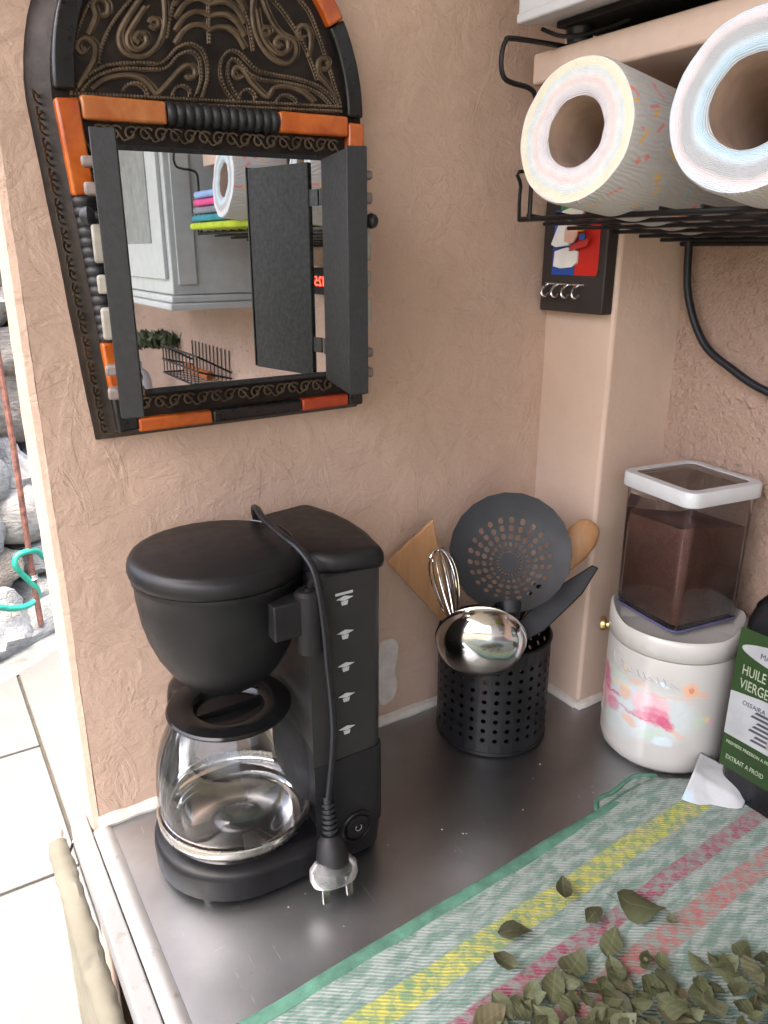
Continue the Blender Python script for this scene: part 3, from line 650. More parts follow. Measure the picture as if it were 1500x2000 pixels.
# lid: nose over the filter basket, waist, rear plate
def lidpoly(g):
    pts = []
    for k in range(25): a = R(42+276*k/24); pts.append((.000+(.0715+g)*math.cos(a), (.0715+g)*math.sin(a)))
    pts += [(.060,-.0595-g),(.075,-.068-g)]
    for k in range(6): a = R(-90+70*k/5); pts.append((.1105+(.008+g)*math.cos(a), -.066+(.010+g)*math.sin(a)))
    pts += [(.126+g,-.03),(.128+g,0),(.126+g,.03)]
    for k in range(6): a = R(20+70*k/5); pts.append((.1105+(.008+g)*math.cos(a), .056+(.010+g)*math.sin(a)))
    pts += [(.075,.060+g),(.060,.0555+g)]
    return pts
obj('lid', B().loft([lift(lidpoly(-.002),.2955), lift(lidpoly(.002),.297), lift(lidpoly(.003),.301), lift(lidpoly(.0025),.307), lift(lidpoly(.0),.3115), lift(lidpoly(-.004),.3128), lift(lidpoly(-.0075),.3135)]), M['black'], cm, smooth=60)
obj('lid_seam', B().tube([Vector((.0+.064*math.cos(a), .064*math.sin(a), .3147)) for a in [R(-42+84*k/20) for k in range(21)]], .0007, 5), M['gloss_black'], cm)
obj('filter_basket', B().lathe([(.0715,.2955),(.0722,.292),(.0705,.290),(.0700,.275),(.0675,.255),(.0635,.238),(.0575,.222),(.049,.207),(.039,.195),(.028,.187),(.016,.183),(0,.182)], 56), M['black'], cm, smooth=60)
obj('drip_nozzle', B().lathe([(.013,.186),(.012,.176),(.007,.173),(0,.173)], 24), M['gloss_black'], cm)
hb = obj('hinge', B().box((.014,-.0795,.254),(.044,-.060,.285)), M['black_rough'], cm, bevel=.0015)
obj('hinge_barrel', B().lathe([(0,.236),(.011,.236),(.012,.238),(.012,.288),(.009,.2905),(0,.2905)], 24, Matrix.Translation((.0475,-.0735,0))), M['black_rough'], hb)
obj('hinge_pin', B().lathe([(0,.2925),(.0035,.2925),(.0055,.291),(.0055,.289)], 16, Matrix.Translation((.0475,-.0735,0))), M['gloss_black'], hb)
# level marks: a pointed dash over a small cup
M['mark'] = plain('pale grey print', (.36,.37,.37), .5, var=.05)
side = Matrix(((1,0,0,0),(0,0,-1,-.0755),(0,1,0,0),(0,0,0,1)))
for k, z_ in enumerate((.276,.2445,.2135,.1835,.1505)):
    b = B().prism([(.071,z_),(.079,z_+.0024),(.0875,z_),(.079,z_-.0022)], .0003, .0007, side)
    b.prism([(.0755,z_-.0024),(.0825,z_-.0024),(.0815,z_-.0062),(.0765,z_-.0062)], .0003, .0007, side)
    if k == 0: b.prism([(.0705,z_+.0035),(.087,z_+.0035),(.087,z_+.0058),(.0705,z_+.0058)], .0003, .0007, side)
    obj('level_mark', b, M['mark'], cm, smooth=0)
bt = Matrix(((1,0,0,.0875),(0,0,-1,-.0764),(0,1,0,.041),(0,0,0,1)))
sw = obj('power_switch', B().lathe([(.0165,-.001),(.0165,.0016),(.0155,.0026),(.0140,.0026),(.0132,.0008),(.0122,.0008),(.0116,.0022),(.010,.0030),(0,.0032)], 40, bt), M['black'], cm)
obj('power_symbol', B().tube([(.0032*math.cos(a), .0032*math.sin(a), .0034) for a in [R(125+290*k/14) for k in range(15)]], .0003, 4, m=bt), M['mark'], sw)
obj('cord_reel', B().lathe([(0,-.004),(.017,-.004),(.019,0),(.017,.004),(0,.004)], 24, Matrix.Translation((.121,-.035,.112)) @ Matrix.Rotation(R(90),4,'Y')), M['black'], cm)
cp = [(.095,.085,.06),(.09,.085,.16),(.075,.078,.26),(.062,.066,.312),(.056,.046,.3235),(.050,.022,.3245),(.0475,-.005,.324),(.046,-.035,.3235),(.0475,-.060,.321),(.0505,-.076,.311),(.052,-.083,.295),(.0545,-.086,.262),(.058,-.0835,.225),(.062,-.0815,.185),(.063,-.0805,.15),(.059,-.081,.112),(.0545,-.083,.086)]
cord = obj('cord', B().tube(spline(cp, 6), .0036, 10, flat=.8), M['rubber'], cm)
# plug: strain relief, black body, clear cover, three pins; hangs in front of the base
pax = frame((.0535,-.0855,.078), (1,0,-.10), (-.10,-.34,-1))    # local y runs down the plug, z towards the camera? (right-handed)
plug = obj('plug', B().tube([(0,.020,0),(0,.026,0),(0,.04,0),(0,.05,0)], [.008,.0125,.0145,.0155], 20, m=pax, flat=1), M['black_rough'], cm)
b = B(); b.tube([(0,-.014,0),(0,.021,0)], .0042, 12, m=pax)
for k in range(6): b.tube([(0,-.008+.0045*k,0),(0,-.0052+.0045*k,0)], [.0056+.0003*k]*2, 14, m=pax)
obj('strain_relief', b, M['rubber'], plug)
cov = [(.0225*math.cos(t)*(1 if abs(math.cos(t))>.3 else .9), .0165*math.sin(t)) for t in [2*math.pi*k/24 for k in range(24)]]
def ringc(s_, y_): return [tuple(pax @ Vector((x_*s_, y_, z_*s_))) for x_, z_ in cov]
obj('clear_cover', B().loft([ringc(.72,.041), ringc(.98,.047), ringc(1.0,.056), ringc(.9,.061)]), M['plug_clear'], plug)
M['tin'] = plain('tinned brass pin', (.75,.73,.66), .22, 1, .06)
for x_, z_, w_, L_ in ((-.0118,-.004,.0034,.0155),(.0118,-.004,.0034,.0155),(0,.0072,.0045,.013)):
    obj('pin', B().box((x_-w_, .058, z_-.0016), (x_+w_, .060+L_, z_+.0016), pax), M['tin'], plug, bevel=.0006)
obj('terminal_plate', B().box((-.0055,.030,.0135),(.0055,.0375,.0152), pax), M['white_plastic'], plug, bevel=.0005)
obj('terminal_plate', B().box((-.0065,.0475,.0158),(.0065,.0545,.0172), pax), M['bone'], plug, bevel=.0005)

# ============================================================ CARAFE (lifts out)
cf = thing('carafe', 'empty clear glass carafe with black lid standing on the coffee maker plate', 'carafe', (.104,-.101,.0408))
gp = [(0,.0012),(.052,.0012),(.062,.003),(.0665,.009),(.0695,.02),(.0710,.034),(.0710,.050),(.0690,.068),(.064,.086),(.0570,.102),(.0515,.113),(.0495,.117)]
obj('glass_body', B().lathe(gp, 64), M['glass'], cf, smooth=180)
0 and obj('glass_inner', B().lathe([(r-.0022 if r > .01 else 0, z+.002) for r, z in gp[:-1]], 64), M['glass'], cf, smooth=180)
obj('steel_band', B().lathe([(.0672,.0075),(.0712,.0080),(.0722,.0095),(.0728,.0165),(.0722,.0180),(.0706,.0182)], 64), M['brushed'], cf)
0 and obj('rim_band', B().lathe([(.0525,.107),(.0540,.108),(.0530,.117),(.0505,.119)], 48), M['gloss_black'], cf)
ld = obj('lid', B().lathe([(.0500,.1165),(.0550,.1175),(.0560,.1195),(.0545,.1215),(.047,.1225),(.034,.1215),(.031,.119),(.029,.114),(.012,.112),(0,.112)], 48), M['gloss_black'], cf)
obj('lid_rib', B().box((-.030,-.002,.112),(.030,.002,.119)), M['gloss_black'], ld, bevel=.0008)
hd = Vector((-.22,.975,0)).normalized()
hp_ = [hd*.052 + Vector((0,0,.104)), hd*.075 + Vector((0,0,.106)), hd*.094 + Vector((0,0,.097)), hd*.099 + Vector((0,0,.07)), hd*.095 + Vector((0,0,.036)), hd*.086 + Vector((0,0,.014)), hd*.073 + Vector((0,0,.012))]
obj('handle', B().tube(spline(hp_, 5), [.0085]*31, 12, flat=1.3), M['gloss_black'], cf)

# ============================================================ UTENSIL HOLDER AND UTENSILS
uh = thing('utensil_holder', 'black perforated metal cylinder holding kitchen utensils', 'utensil holder', (.439,-.0735,0))
RH, HH, NC, NR = .0645, .130, 30, 8
b = B(); zs0, zs1 = .016, .116; dz = (zs1-zs0)/NR
def cyl(a, z_): return (RH*math.cos(a), RH*math.sin(a), z_)
for i in range(NC):
    a0, a1 = 2*math.pi*i/NC, 2*math.pi*(i+1)/NC; am = (a0+a1)/2
    b.add([cyl(a0,.004),cyl(a1,.004),cyl(a1,zs0),cyl(a0,zs0)], [(0,1,2,3)]); b.add([cyl(a0,zs1),cyl(a1,zs1),cyl(a1,HH),cyl(a0,HH)], [(0,1,2,3)])
    for j in range(NR):
        z0, z1 = zs0+dz*j, zs0+dz*(j+1); zm = (z0+z1)/2
        sq = [(a1,zm),(a1,z1),(am,z1),(a0,z1),(a0,zm),(a0,z0),(am,z0),(a1,z0)]
        rh = .0029; oc = [(am + rh/RH*math.cos(t), zm + rh*math.sin(t)) for t in [math.pi/4*k for k in range(8)]]
        b.add([cyl(*q) for q in sq] + [cyl(*q) for q in oc], [(k,(k+1)%8,8+(k+1)%8,8+k) for k in range(8)])
o_ = obj('perforated_wall', b, M['black_metal'], uh, solid=.001, smooth=180); o_.modifiers.new('split','EDGE_SPLIT').split_angle = R(30)
obj('rim', B().lathe([(RH-.0016,HH-.002),(RH+.0016,HH-.002),(RH+.002,HH),(RH+.001,HH+.0015),(RH-.001,HH+.0015),(RH-.0018,HH)], 48, closed=True), M['black_metal'], uh)
obj('bottom', B().lathe([(0,.0),(RH-.001,.0),(RH+.001,.002),(RH+.0008,.006),(RH-.0012,.006),(RH-.0012,.002),(0,.0018)], 48), M['black_metal'], uh)
def inside(x, y, z=.01): return Vector((.439+x, -.0735+y, z))
# skimmer
camv = Vector((-.0966,-.6842,.55))
sc = Vector((.428,-.104,.240)); nrm = ((camv-sc).normalized() + Vector((0,0,.10))).normalized()
foot = inside(.012,-.008,.02)
xa = nrm.cross(Vector((0,0,1))).normalized()*-1; ya = nrm.cross(xa); 
if ya.z < 0: ya = -ya
xa = ya.cross(nrm)
mS = Matrix(((xa.x,ya.x,nrm.x,sc.x),(xa.y,ya.y,nrm.y,sc.y),(xa.z,ya.z,nrm.z,sc.z),(0,0,0,1)))
sk = thing('skimmer', 'large round black slotted skimmer sticking up from the utensil holder', 'skimmer', tuple(foot))
def so(nm, b_, mt, par=sk, base=foot, **kw):
    for i, v in enumerate(b_.v): b_.v[i] = (v[0]-base.x, v[1]-base.y, v[2]-base.z)
    return obj(nm, b_, mt, par, **kw)
RS = .0655; rings_ = [.009,.0165,.024,.0315,.039,.0465]
b = B(); NN = 22
def dish(r, a):
    sh_ = -.012*(1-(r/RS)**2)
    x_, y_ = r*math.cos(a), r*math.sin(a)+sh_
    return (x_, y_, -.010*(1-(x_*x_+y_*y_)/RS**2))
b.add([dish(0,0)] + [dish(rings_[0], 2*math.pi*k/NN) for k in range(NN)], [(0,1+k,1+(k+1)%NN) for k in range(NN)])
for r0, r1 in zip(rings_, rings_[1:]):
    for k in range(NN):
        a0, a1 = 2*math.pi*k/NN, 2*math.pi*(k+1)/NN; am, rm = (a0+a1)/2, (r0+r1)/2
        sq = [(r1,am),(r1,a1),(rm,a1),(r0,a1),(r0,am),(r0,a0),(rm,a0),(r1,a0)]
        hr = min(.0030, .38*(a1-a0)*rm); oc = [(rm + hr*math.cos(t), am + hr/rm*math.sin(t)) for t in [math.pi/4*q for q in range(8)]]
        b.add([dish(*q) for q in sq] + [dish(*q) for q in oc], [(q,(q+1)%8,8+(q+1)%8,8+q) for q in range(8)])
NN2 = NN
for r0, r1 in ((.0465,.053),(.053,.060),(.060,RS)):
    b.add([dish(r0,2*math.pi*k/NN) for k in range(NN)] + [dish(r1,2*math.pi*k/NN) for k in range(NN)], [(k,(k+1)%NN,NN+(k+1)%NN,NN+k) for k in range(NN)])
b.v = [tuple(mS @ Vector(v)) for v in b.v]
M['nylon'] = plain('dark grey nylon', (.011,.012,.014), .42, var=.08, nscale=20, bump=.15, bscale=500, Specular_IOR_Level=.25)
o_ = so('perforated_disc', b, M['nylon'], solid=.0016, smooth=180); o_.modifiers.new('split','EDGE_SPLIT').split_angle = R(30)
bot = mS @ Vector((.004,-RS+.004,0))
so('neck', B().tube([mS @ Vector((.003,-RS+.012,-.002)), bot, bot.lerp(foot,.3), bot.lerp(foot,.98)], [.012,.011,.0065,.006], 12, flat=.5), M['nylon'])
# ladle: bowl turned out over the rim, showing its polished back
foot = inside(.03,.02,.012)
lc = Vector((.374,-.126,.158)); la = thing('ladle', 'polished steel ladle hanging its shiny bowl over the holder rim', 'ladle', tuple(foot))
ln = ((camv-lc).normalized()*.55 + Vector((-.05,-.1,-.45))).normalized()
mL = ln.to_track_quat('Z','Y').to_matrix().to_4x4(); mL.translation = lc
prof = [(.0465*math.sin(R(a)), .030*math.cos(R(a))) for a in (0,8,16,25,35,45,55,65,75,83,90)]; prof[0] = (0, .030)
b = B().lathe(prof + [(.0485,-.001),(.0475,-.0018)] + [(max(0,r-.0012), z_-.0012) for r, z_ in prof[::-1]], 48, mL)
so('bowl', b, M['chrome'], la, foot, smooth=60)
up = Vector((.405,-.112,.185))
so('handle', B().tube(spline([lc + Vector((.022,.012,.022)), up, Vector((.42,-.092,.172)), foot.lerp(Vector((.42,-.092,.172)), .5), foot + Vector((0,0,.004))], 6), [.0075]*25, 10, flat=.45), M['gloss_black'], la, foot)
# wooden spatula
foot = inside(.02,.03,.012)
ws = thing('wooden_spatula', 'flat wooden spatula with slanted end leaning on the wall left in the holder', 'spatula', tuple(foot))
e0, e1, e2 = Vector((.3235,-.016,.2363)), Vector((.3745,-.0385,.2523)), Vector((.357,-.064,.155))
ax_ = ((e0+e1)/2 - foot).normalized(); sd = (e1-e0); sd = (sd - ax_*sd.dot(ax_)).normalized(); th = ax_.cross(sd)
mW = Matrix(((sd.x,ax_.x,th.x,foot.x),(sd.y,ax_.y,th.y,foot.y),(sd.z,ax_.z,th.z,foot.z),(0,0,0,1)))
Lw = ((e0+e1)/2 - foot).length
obj('blade', B().prism([(-.007,0),(.007,0),(.0075,Lw-.115),(.012,Lw-.09),(.033,Lw+.012),(-.033,Lw-.012),(-.016,Lw-.085),(-.0075,Lw-.115)], -.0028, .0028, Matrix.Translation(-foot) @ mW), M['wood'], ws, bevel=.0015)
# whisk
foot = inside(-.02,.012,.012)
wk = thing('whisk', 'small wire balloon whisk between the wooden spatula and the skimmer', 'whisk', tuple(foot))
wt_, wb_ = Vector((.361,-.0632,.2435)), Vector((.3665,-.088,.168)); wa = (wt_-wb_).normalized(); w1 = wa.orthogonal().normalized(); w2 = wa.cross(w1); Lk = (wt_-wb_).length
for k in range(6):
    a = math.pi*k/6; q = w1*math.cos(a) + w2*math.sin(a); P_ = []
    for j in range(25):
        t = j/24; s_ = math.sin(math.pi*t); P_.append(wb_ + wa*Lk*(s_**.8) + q*(.021*math.cos(math.pi*t)*(s_**.55) if 0 < j < 24 else 0) + q*(.003*math.cos(math.pi*t)))
    b = B().tube(P_, .0006, 5); so('wire_loop', b, M['chrome'], wk, foot)
so('collar', B().tube([wt_ + Vector((-.006,-.004,.0)), wt_ + Vector((.008,.002,.0005))], .0013, 8), M['chrome'], wk, foot)
so('handle', B().tube([wb_+wa*.004, wb_-wa*.01, foot], [.004,.005,.005], 10), M['chrome'], wk, foot)
# wooden spoon
foot = inside(-.02,.02,.012)
wo = thing('wooden_spoon', 'wooden spoon leaning right out of the holder behind the skimmer', 'spoon', tuple(foot))
st_, sb_ = Vector((.541,-.115,.256)), Vector((.490,-.108,.196))
b = B(); P_ = [foot, foot.lerp(sb_,.8), sb_, sb_.lerp(st_,.25), sb_.lerp(st_,.5), sb_.lerp(st_,.75), sb_.lerp(st_,.93), st_]
b.tube(spline(P_, 4), [v for k in range(len(P_)-1) for v in [(lambda r0,r1,q: r0+(r1-r0)*q/4)(([.005,.005,.006,.012,.0175,.018,.013,.004])[k], ([.005,.005,.006,.012,.0175,.018,.013,.004])[k+1], q) for q in range(4)]] + [.004], 14, flat=.42)
so('spoon_body', b, M['wood'], wo, foot, smooth=60)
# black turner with a narrow blade
foot = inside(-.015,.0,.012)
bl = thing('black_spatula', 'narrow black nylon spatula pointing right out of the holder', 'spatula', tuple(foot))
t_, b_0 = Vector((.520,-.1445,.2174)), Vector((.4416,-.1147,.1456))
ax_ = (t_-b_0).normalized(); vw = (camv-t_).normalized(); sd = ax_.cross(vw).normalized(); mB = Matrix(((sd.x,ax_.x,vw.x,b_0.x-foot.x),(sd.y,ax_.y,vw.y,b_0.y-foot.y),(sd.z,ax_.z,vw.z,b_0.z-foot.z),(0,0,0,1)))
Lb = (t_-b_0).length
obj('blade', B().prism([(-.008,-.01),(.010,-.01),(.016,.02),(.013,Lb*.7),(.003,Lb),(-.004,Lb-.003),(-.010,Lb*.6),(-.011,.02)], -.003, .003, mB), M['black_rough'], bl, bevel=.0015)
so('shaft', B().tube([b_0, b_0.lerp(foot,.4), foot], [.009,.007,.006], 10, flat=.7), M['gloss_black'], bl, foot)
foot = inside(.0,.03,.012)
b2 = thing('black_turner', 'black nylon turner head low behind the narrow black spatula', 'turner', tuple(foot))
t2 = Vector((.487,-.105,.178))
so('head', B().tube([t2 + Vector((.012,-.004,.012)), t2, t2.lerp(foot,.3)], [.006,.018,.012], 12, flat=.3), M['gloss_black'], b2, foot)
so('shaft', B().tube([t2.lerp(foot,.25), foot], [.007,.006], 10, flat=.7), M['gloss_black'], b2, foot)

# ============================================================ CANISTER, COFFEE CONTAINER, OIL TIN, NAPKIN
cn = thing('canister', 'white ceramic lidded canister with pink rose print by the side wall', 'canister', (.588,-.205,0), R(-55))
def mat_ceramic():
    n = N('printed white ceramic'); x, y, z_ = n.sep(n.co())
    ang = n.m('ARCTAN2', x, n.m('MULTIPLY', y, -1.0)); uv = n.comb(n.m('MULTIPLY', ang, .07), z_, 0.0)
    wob = n.node('ShaderNodeVectorMath', _operation='MULTIPLY_ADD', i0=n.noise(70, 4, .6, vec=uv, col=True), i1=(.014,.014,0), i2=uv).outputs[0]
    uvw = n.scl(wob, (1,1,1), (-.007,-.007,0))
    c = n.ramp(n.noise(8,3), [(.3,(.43,.418,.395)),(.7,(.465,.452,.428))])
    pink, deep, org, grn, blu, gold = (.72,.33,.40), (.50,.07,.16), (.66,.34,.20), (.42,.55,.40), (.55,.72,.78), (.70,.52,.22)
    for u, v, ru, rv, rot, cc, al in [
        (-.012,.075,.05,.035,0,blu,.35),(-.05,.07,.04,.04,0,blu,.28),
        (-.014,.083,.021,.020,.2,pink,.75),(-.006,.074,.016,.012,-.5,deep,.6),(.003,.068,.013,.007,-.7,deep,.95),(-.022,.090,.012,.009,.3,(.78,.5,.52),.7),(-.020,.072,.014,.006,.2,deep,.45),
        (-.085,.088,.016,.022,.4,deep,.85),(-.075,.072,.018,.012,-.3,pink,.8),(-.088,.058,.015,.012,0,(.5,.2,.15),.6),(-.062,.066,.012,.008,.2,deep,.55),
        (.024,.112,.0095,.010,0,org,.85),(.024,.112,.004,.004,0,(.45,.16,.1),.8),(.036,.107,.012,.003,-.1,org,.7),
        (.040,.073,.010,.008,.2,grn,.6),(.046,.075,.004,.004,0,gold,.9),(.053,.07,.004,.003,0,pink,.6),
        (-.062,.106,.016,.004,-.1,grn,.6),(-.030,.107,.012,.004,.1,org,.55),(-.004,.114,.010,.003,-.2,blu,.7),(-.044,.088,.010,.008,.5,org,.7),(-.055,.095,.018,.002,0,gold,.8),
        (-.036,.058,.012,.006,-.4,org,.7),(-.010,.052,.014,.006,.3,grn,.55),(.002,.046,.012,.005,0,blu,.6),(.016,.058,.012,.004,-.5,org,.6),(-.065,.045,.014,.008,.2,grn,.35),(-.048,.118,.006,.005,1,gold,.45),(-.07,.08,.02,.0016,.05,deep,.8),(-.03,.068,.03,.0014,-.03,deep,.6),(.01,.1,.04,.0013,.04,org,.5)]:
        d = n.node('ShaderNodeVectorMath', _operation='LENGTH', i0=n.scl(uvw, (ru*1.15,rv*1.15,1), (u,v,0), (0,0,rot), 'TEXTURE')).outputs['Value']
        f = n.node('ShaderNodeMapRange', _interpolation_type='SMOOTHSTEP', Value=d, i1=1.0, i2=.6, i3=0.0, i4=al*.95).outputs[0]
        c = n.mix(n.m('MULTIPLY', f, n.m('MULTIPLY_ADD', n.noise(160,3,vec=uv), .9, .45, clamp=True)), c, cc)
    return n.set(Base_Color=c, Roughness=.16, Coat_Weight=.4, Coat_Roughness=.08)
M['ceramic'] = mat_ceramic()
M['white_ceramic'] = plain('glazed white ceramic', (.45,.437,.412), .15, var=.02)
obj('body', B().lathe([(0,.001),(.058,.001),(.064,.003),(.0685,.009),(.0700,.02),(.0703,.08),(.0700,.138),(.0690,.141),(.066,.1415),(.064,.1415)], 64), M['ceramic'], cn, smooth=60)
nL = 72; rgs = []
def lring(r, f): return [(r*math.cos(2*math.pi*k/nL), r*math.sin(2*math.pi*k/nL), f(2*math.pi*k/nL)) for k in range(nL)]
wav = lambda a: .006 + .010*max(0, math.cos(2*a))**1.5
rgs = [lring(.0692, lambda a: .1422), lring(.0712, lambda a: .1435), lring(.0715, lambda a: .156), lring(.0712, lambda a: .157+wav(a)), lring(.0685, lambda a: .160+wav(a)), lring(.0650, lambda a: .158+wav(a)*.8), lring(.060, lambda a: .1605), lring(.02, lambda a: .1625)]
obj('lid', B().loft(rgs), M['white_ceramic'], cn, smooth=60)
for sg, zz_ in ((-1,.133),(1,.121)):
    mk_ = Matrix.Translation((sg*.0695,.012 if sg < 0 else -.012,zz_)) @ Matrix.Rotation(R(90*sg),4,'Y')
    obj('brass_pin', B().lathe([(.004,-.002),(.004,.005),(.0075,.006),(.0085,.009),(.0075,.012),(0,.0128)], 20, mk_), M['brass'], cn)
# faded grey script, wrapped on the body
b = B(); pts2 = []
for j in range(22): t = j/21; pts2.append((-.060 + .009*math.cos(.9+t*5.2) , .1255 + .0095*math.sin(.9+t*5.2)))
for j in range(60): t = j/59; pts2.append((-.054 + .064*t + .0030*math.cos(t*56+1.0), .1195 - .004*t + (.0042+.002*math.sin(t*19))*math.sin(t*56)))
P_ = [Vector((.0706*math.sin(u/.0702), -.0706*math.cos(u/.0702), v)) for u, v in pts2]
b.tube(P_, .00055, 5, flat=1); obj('script_lettering', b, plain('faded grey print', (.40,.40,.42), .3, var=.1), cn)

cc_ = thing('coffee_container', 'clear square plastic container of ground coffee on top of the canister', 'food container', (.5945,-.196,.167), R(-7.5))
W = .094
def rr3(w, r_, z_): return [(x,y,z_) for x,y in rrect(w, w, r_, 5)]
obj('clear_body', B().loft([rr3(W-.006,.008,.0), rr3(W,.010,.003), rr3(W+.001,.010,.142)], True, False), M['clear_plastic'], cc_, smooth=50)
0 and obj('clear_inner', B().loft([rr3(W-.012,.007,.004), rr3(W-.006,.008,.006), rr3(W-.005,.008,.142)], True, False), M['clear_plastic'], cc_, smooth=50)
M['blue_base'] = plain('violet tinted plastic base', (.10,.09,.2), .2, var=.05)
obj('base_rim', B().loft([rr3(W-.004,.008,-.0006), rr3(W+.0006,.0103,.0012), rr3(W+.0008,.0104,.0030), rr3(W-.001,.010,.0034)], False, False), M['blue_base'], cc_)
def mat_coffee():
    n = N('ground coffee'); g = n.noise(420, 4, .7)
    return n.set(Base_Color=n.ramp(g, [(.3,(.06,.023,.015)),(.7,(.125,.049,.033))]), Roughness=.9, Normal=n.bump(g, .6, .001))
b = B(); npt = rr3(W-.0072,.0075,0); top = []
zt = lambda x, y: .106 + .010*noise.noise((x*30,y*30,2)) - .10*x - .06*y
rings3 = [[(x*s_, y*s_, .0072) for x, y, _ in npt] for s_ in (.98,1.0)]
rings3 = [[(x*.99,y*.99,.0068) for x,y,_ in npt], [(x,y,.009) for x,y,_ in npt], [(x,y,zt(x,y)) for x,y,_ in npt]] + [[(x*s_,y*s_,zt(x*s_,y*s_)+.004*(1-s_)) for x,y,_ in npt] for s_ in (.8,.5,.2)]
obj('ground_coffee', B().loft(rings3), mat_coffee(), cc_, smooth=60)
lid_ = obj('lid_frame', B().loft([rr3(W+.009,.013,.140), rr3(W+.0105,.014,.141), rr3(W+.0105,.014,.1535), rr3(W+.008,.013,.1555), rr3(W-.011,.008,.1555), rr3(W-.012,.008,.1535), rr3(W-.012,.008,.142)], False, False), M['white_plastic'], cc_, smooth=50)
obj('lid_window', B().loft([rr3(W-.0115,.008,.1535), rr3(W-.0115,.008,.1548)]), M['clear_plastic'], lid_)

ot = thing('oil_tin', 'tall black olive oil tin with green and white label at the right edge', 'oil tin', (.604,-.36,0))
# local: label face at x = -.041, y from +.068 (far) to -.068 (near)
def tin(w, d, r_, z_): return [(x,y,z_) for x,y in rrect(w, d, r_, 6)]
M['tin_black'] = plain('black lacquered tin', (.006,.006,.007), .3, var=.1)
obj('tin_body', B().loft([tin(.078,.128,.014,0), tin(.080,.130,.014,.003), tin(.080,.130,.014,.196), tin(.079,.129,.014,.205), tin(.074,.122,.016,.222), tin(.062,.106,.02,.236), tin(.04,.08,.018,.243)]), M['tin_black'], ot, smooth=50)
obj('cap', B().lathe([(.016,.240),(.016,.262),(.014,.265),(0,.266)], 24), M['tin_black'], ot)
M['label_green'] = plain('green printed label', (.017,.042,.010), .4, var=.12, nscale=18)
M['label_white'] = plain('white printed label', (.32,.33,.34), .4, var=.05)
M['print_dark'] = plain('dark print', (.05,.05,.06), .5, var=.1)
lf = Matrix(((0,0,-1,-.0400),(-1,0,0,0),(0,1,0,0),(0,0,0,1)))        # label x -> -y, label y -> z, out -> -x
lab = obj('green_label', B().prism(rrect(.1285,.160,.002,2,0,.118), .0002, .0006, lf), M['label_green'], ot, smooth=0)
obj('white_panel', B().prism([(-.0640,.076),(.0640,.076),(.0640,.126),(.03,.131),(-.03,.131),(-.0640,.126)], .0006, .0009, lf), M['label_white'], lab, smooth=0)
el = [(-.018+.042*math.cos(2*math.pi*k/28), .177+.012*math.sin(2*math.pi*k/28)+.0015*math.sin(4*math.pi*k/28)) for k in range(28)]
obj('white_oval', B().prism(el, .0006, .0009, lf), M['label_white'], lab, smooth=0)
M['pale_print'] = plain('pale green print', (.30,.34,.25), .5, var=.05)
def word(s_, x, y, size, mat, xs=.62, z_=.0009, par=None, space=1.0):
    return obj('lettering', text_mesh(s_, size, lf @ Matrix.Translation((x,y,z_)), 0, xs, .00015, space=space), mat, par or lab, smooth=0)
word("HUILE D'OLIVE", -.056, .149, .0155, M['pale_print']); word('VIERGE EXTRA', -.056, .1335, .0155, M['pale_print'])
word('MARTIN', -.040, .173, .009, M['print_dark'], .8, .0010); word('OSSAIRA', -.050, .117, .007, M['print_dark'], .9, .0011)
word('PREMIERE PRESSION A FROID', -.060, .066, .0052, M['pale_print'], .8, .0008); word('EXTRAIT A FROID', -.058, .048, .0075, M['pale_print'], .7, .0008)
b = B()
for k in range(7):
    zz_ = .082 + .0052*k; x0 = -.036 + .004*math.sin(k*2.1); b.prism([(x0,zz_),(x0+.030+.006*math.sin(k*1.3),zz_+.0008),(x0+.030,zz_+.003),(x0+.002,zz_+.0028)], .0010, .0013, lf)
obj('engraved_picture', b, M['print_dark'], lab, smooth=0)
obj('picture_house', B().prism([(-.018,.083),(.004,.083),(.004,.108),(-.018,.108)], .0013, .0016, lf), M['bone'], lab, smooth=0)

nk = B()
def crump(u, v):
    x = -.032 + .064*u; y = -.03 + .055*v
    return (x, y, .006 + .018*max(0, 1-abs(u-.5)*1.6)*(.4+.6*v) + .005*noise.noise((u*2.2,v*2.2,2)) + .0006*noise.noise((u*9,v*9,5)))
nk.grid(crump, 26, 24)
n = N('printed paper napkin'); vo = n.vor(28); f = n.ramp(vo.outputs[0], [(.22,1.0),(.34,0.0)])
n.set(Base_Color=n.mix(n.m('MULTIPLY', f, .5), (.38,.39,.40), n.ramp(n.sep(vo.outputs[1])[0], [(.3,(.3,.5,.75)),(.5,(.75,.7,.4)),(.7,(.7,.72,.74))])), Roughness=.9, Normal=n.bump(n.noise(200,4), .4, .001))
tag(obj('napkin', nk, n.mat, loc=(.553,-.300,.006), rot=(.25,-.45,.35), solid=.0008, smooth=180), 'crumpled white paper napkin between the canister and the oil tin', 'napkin')
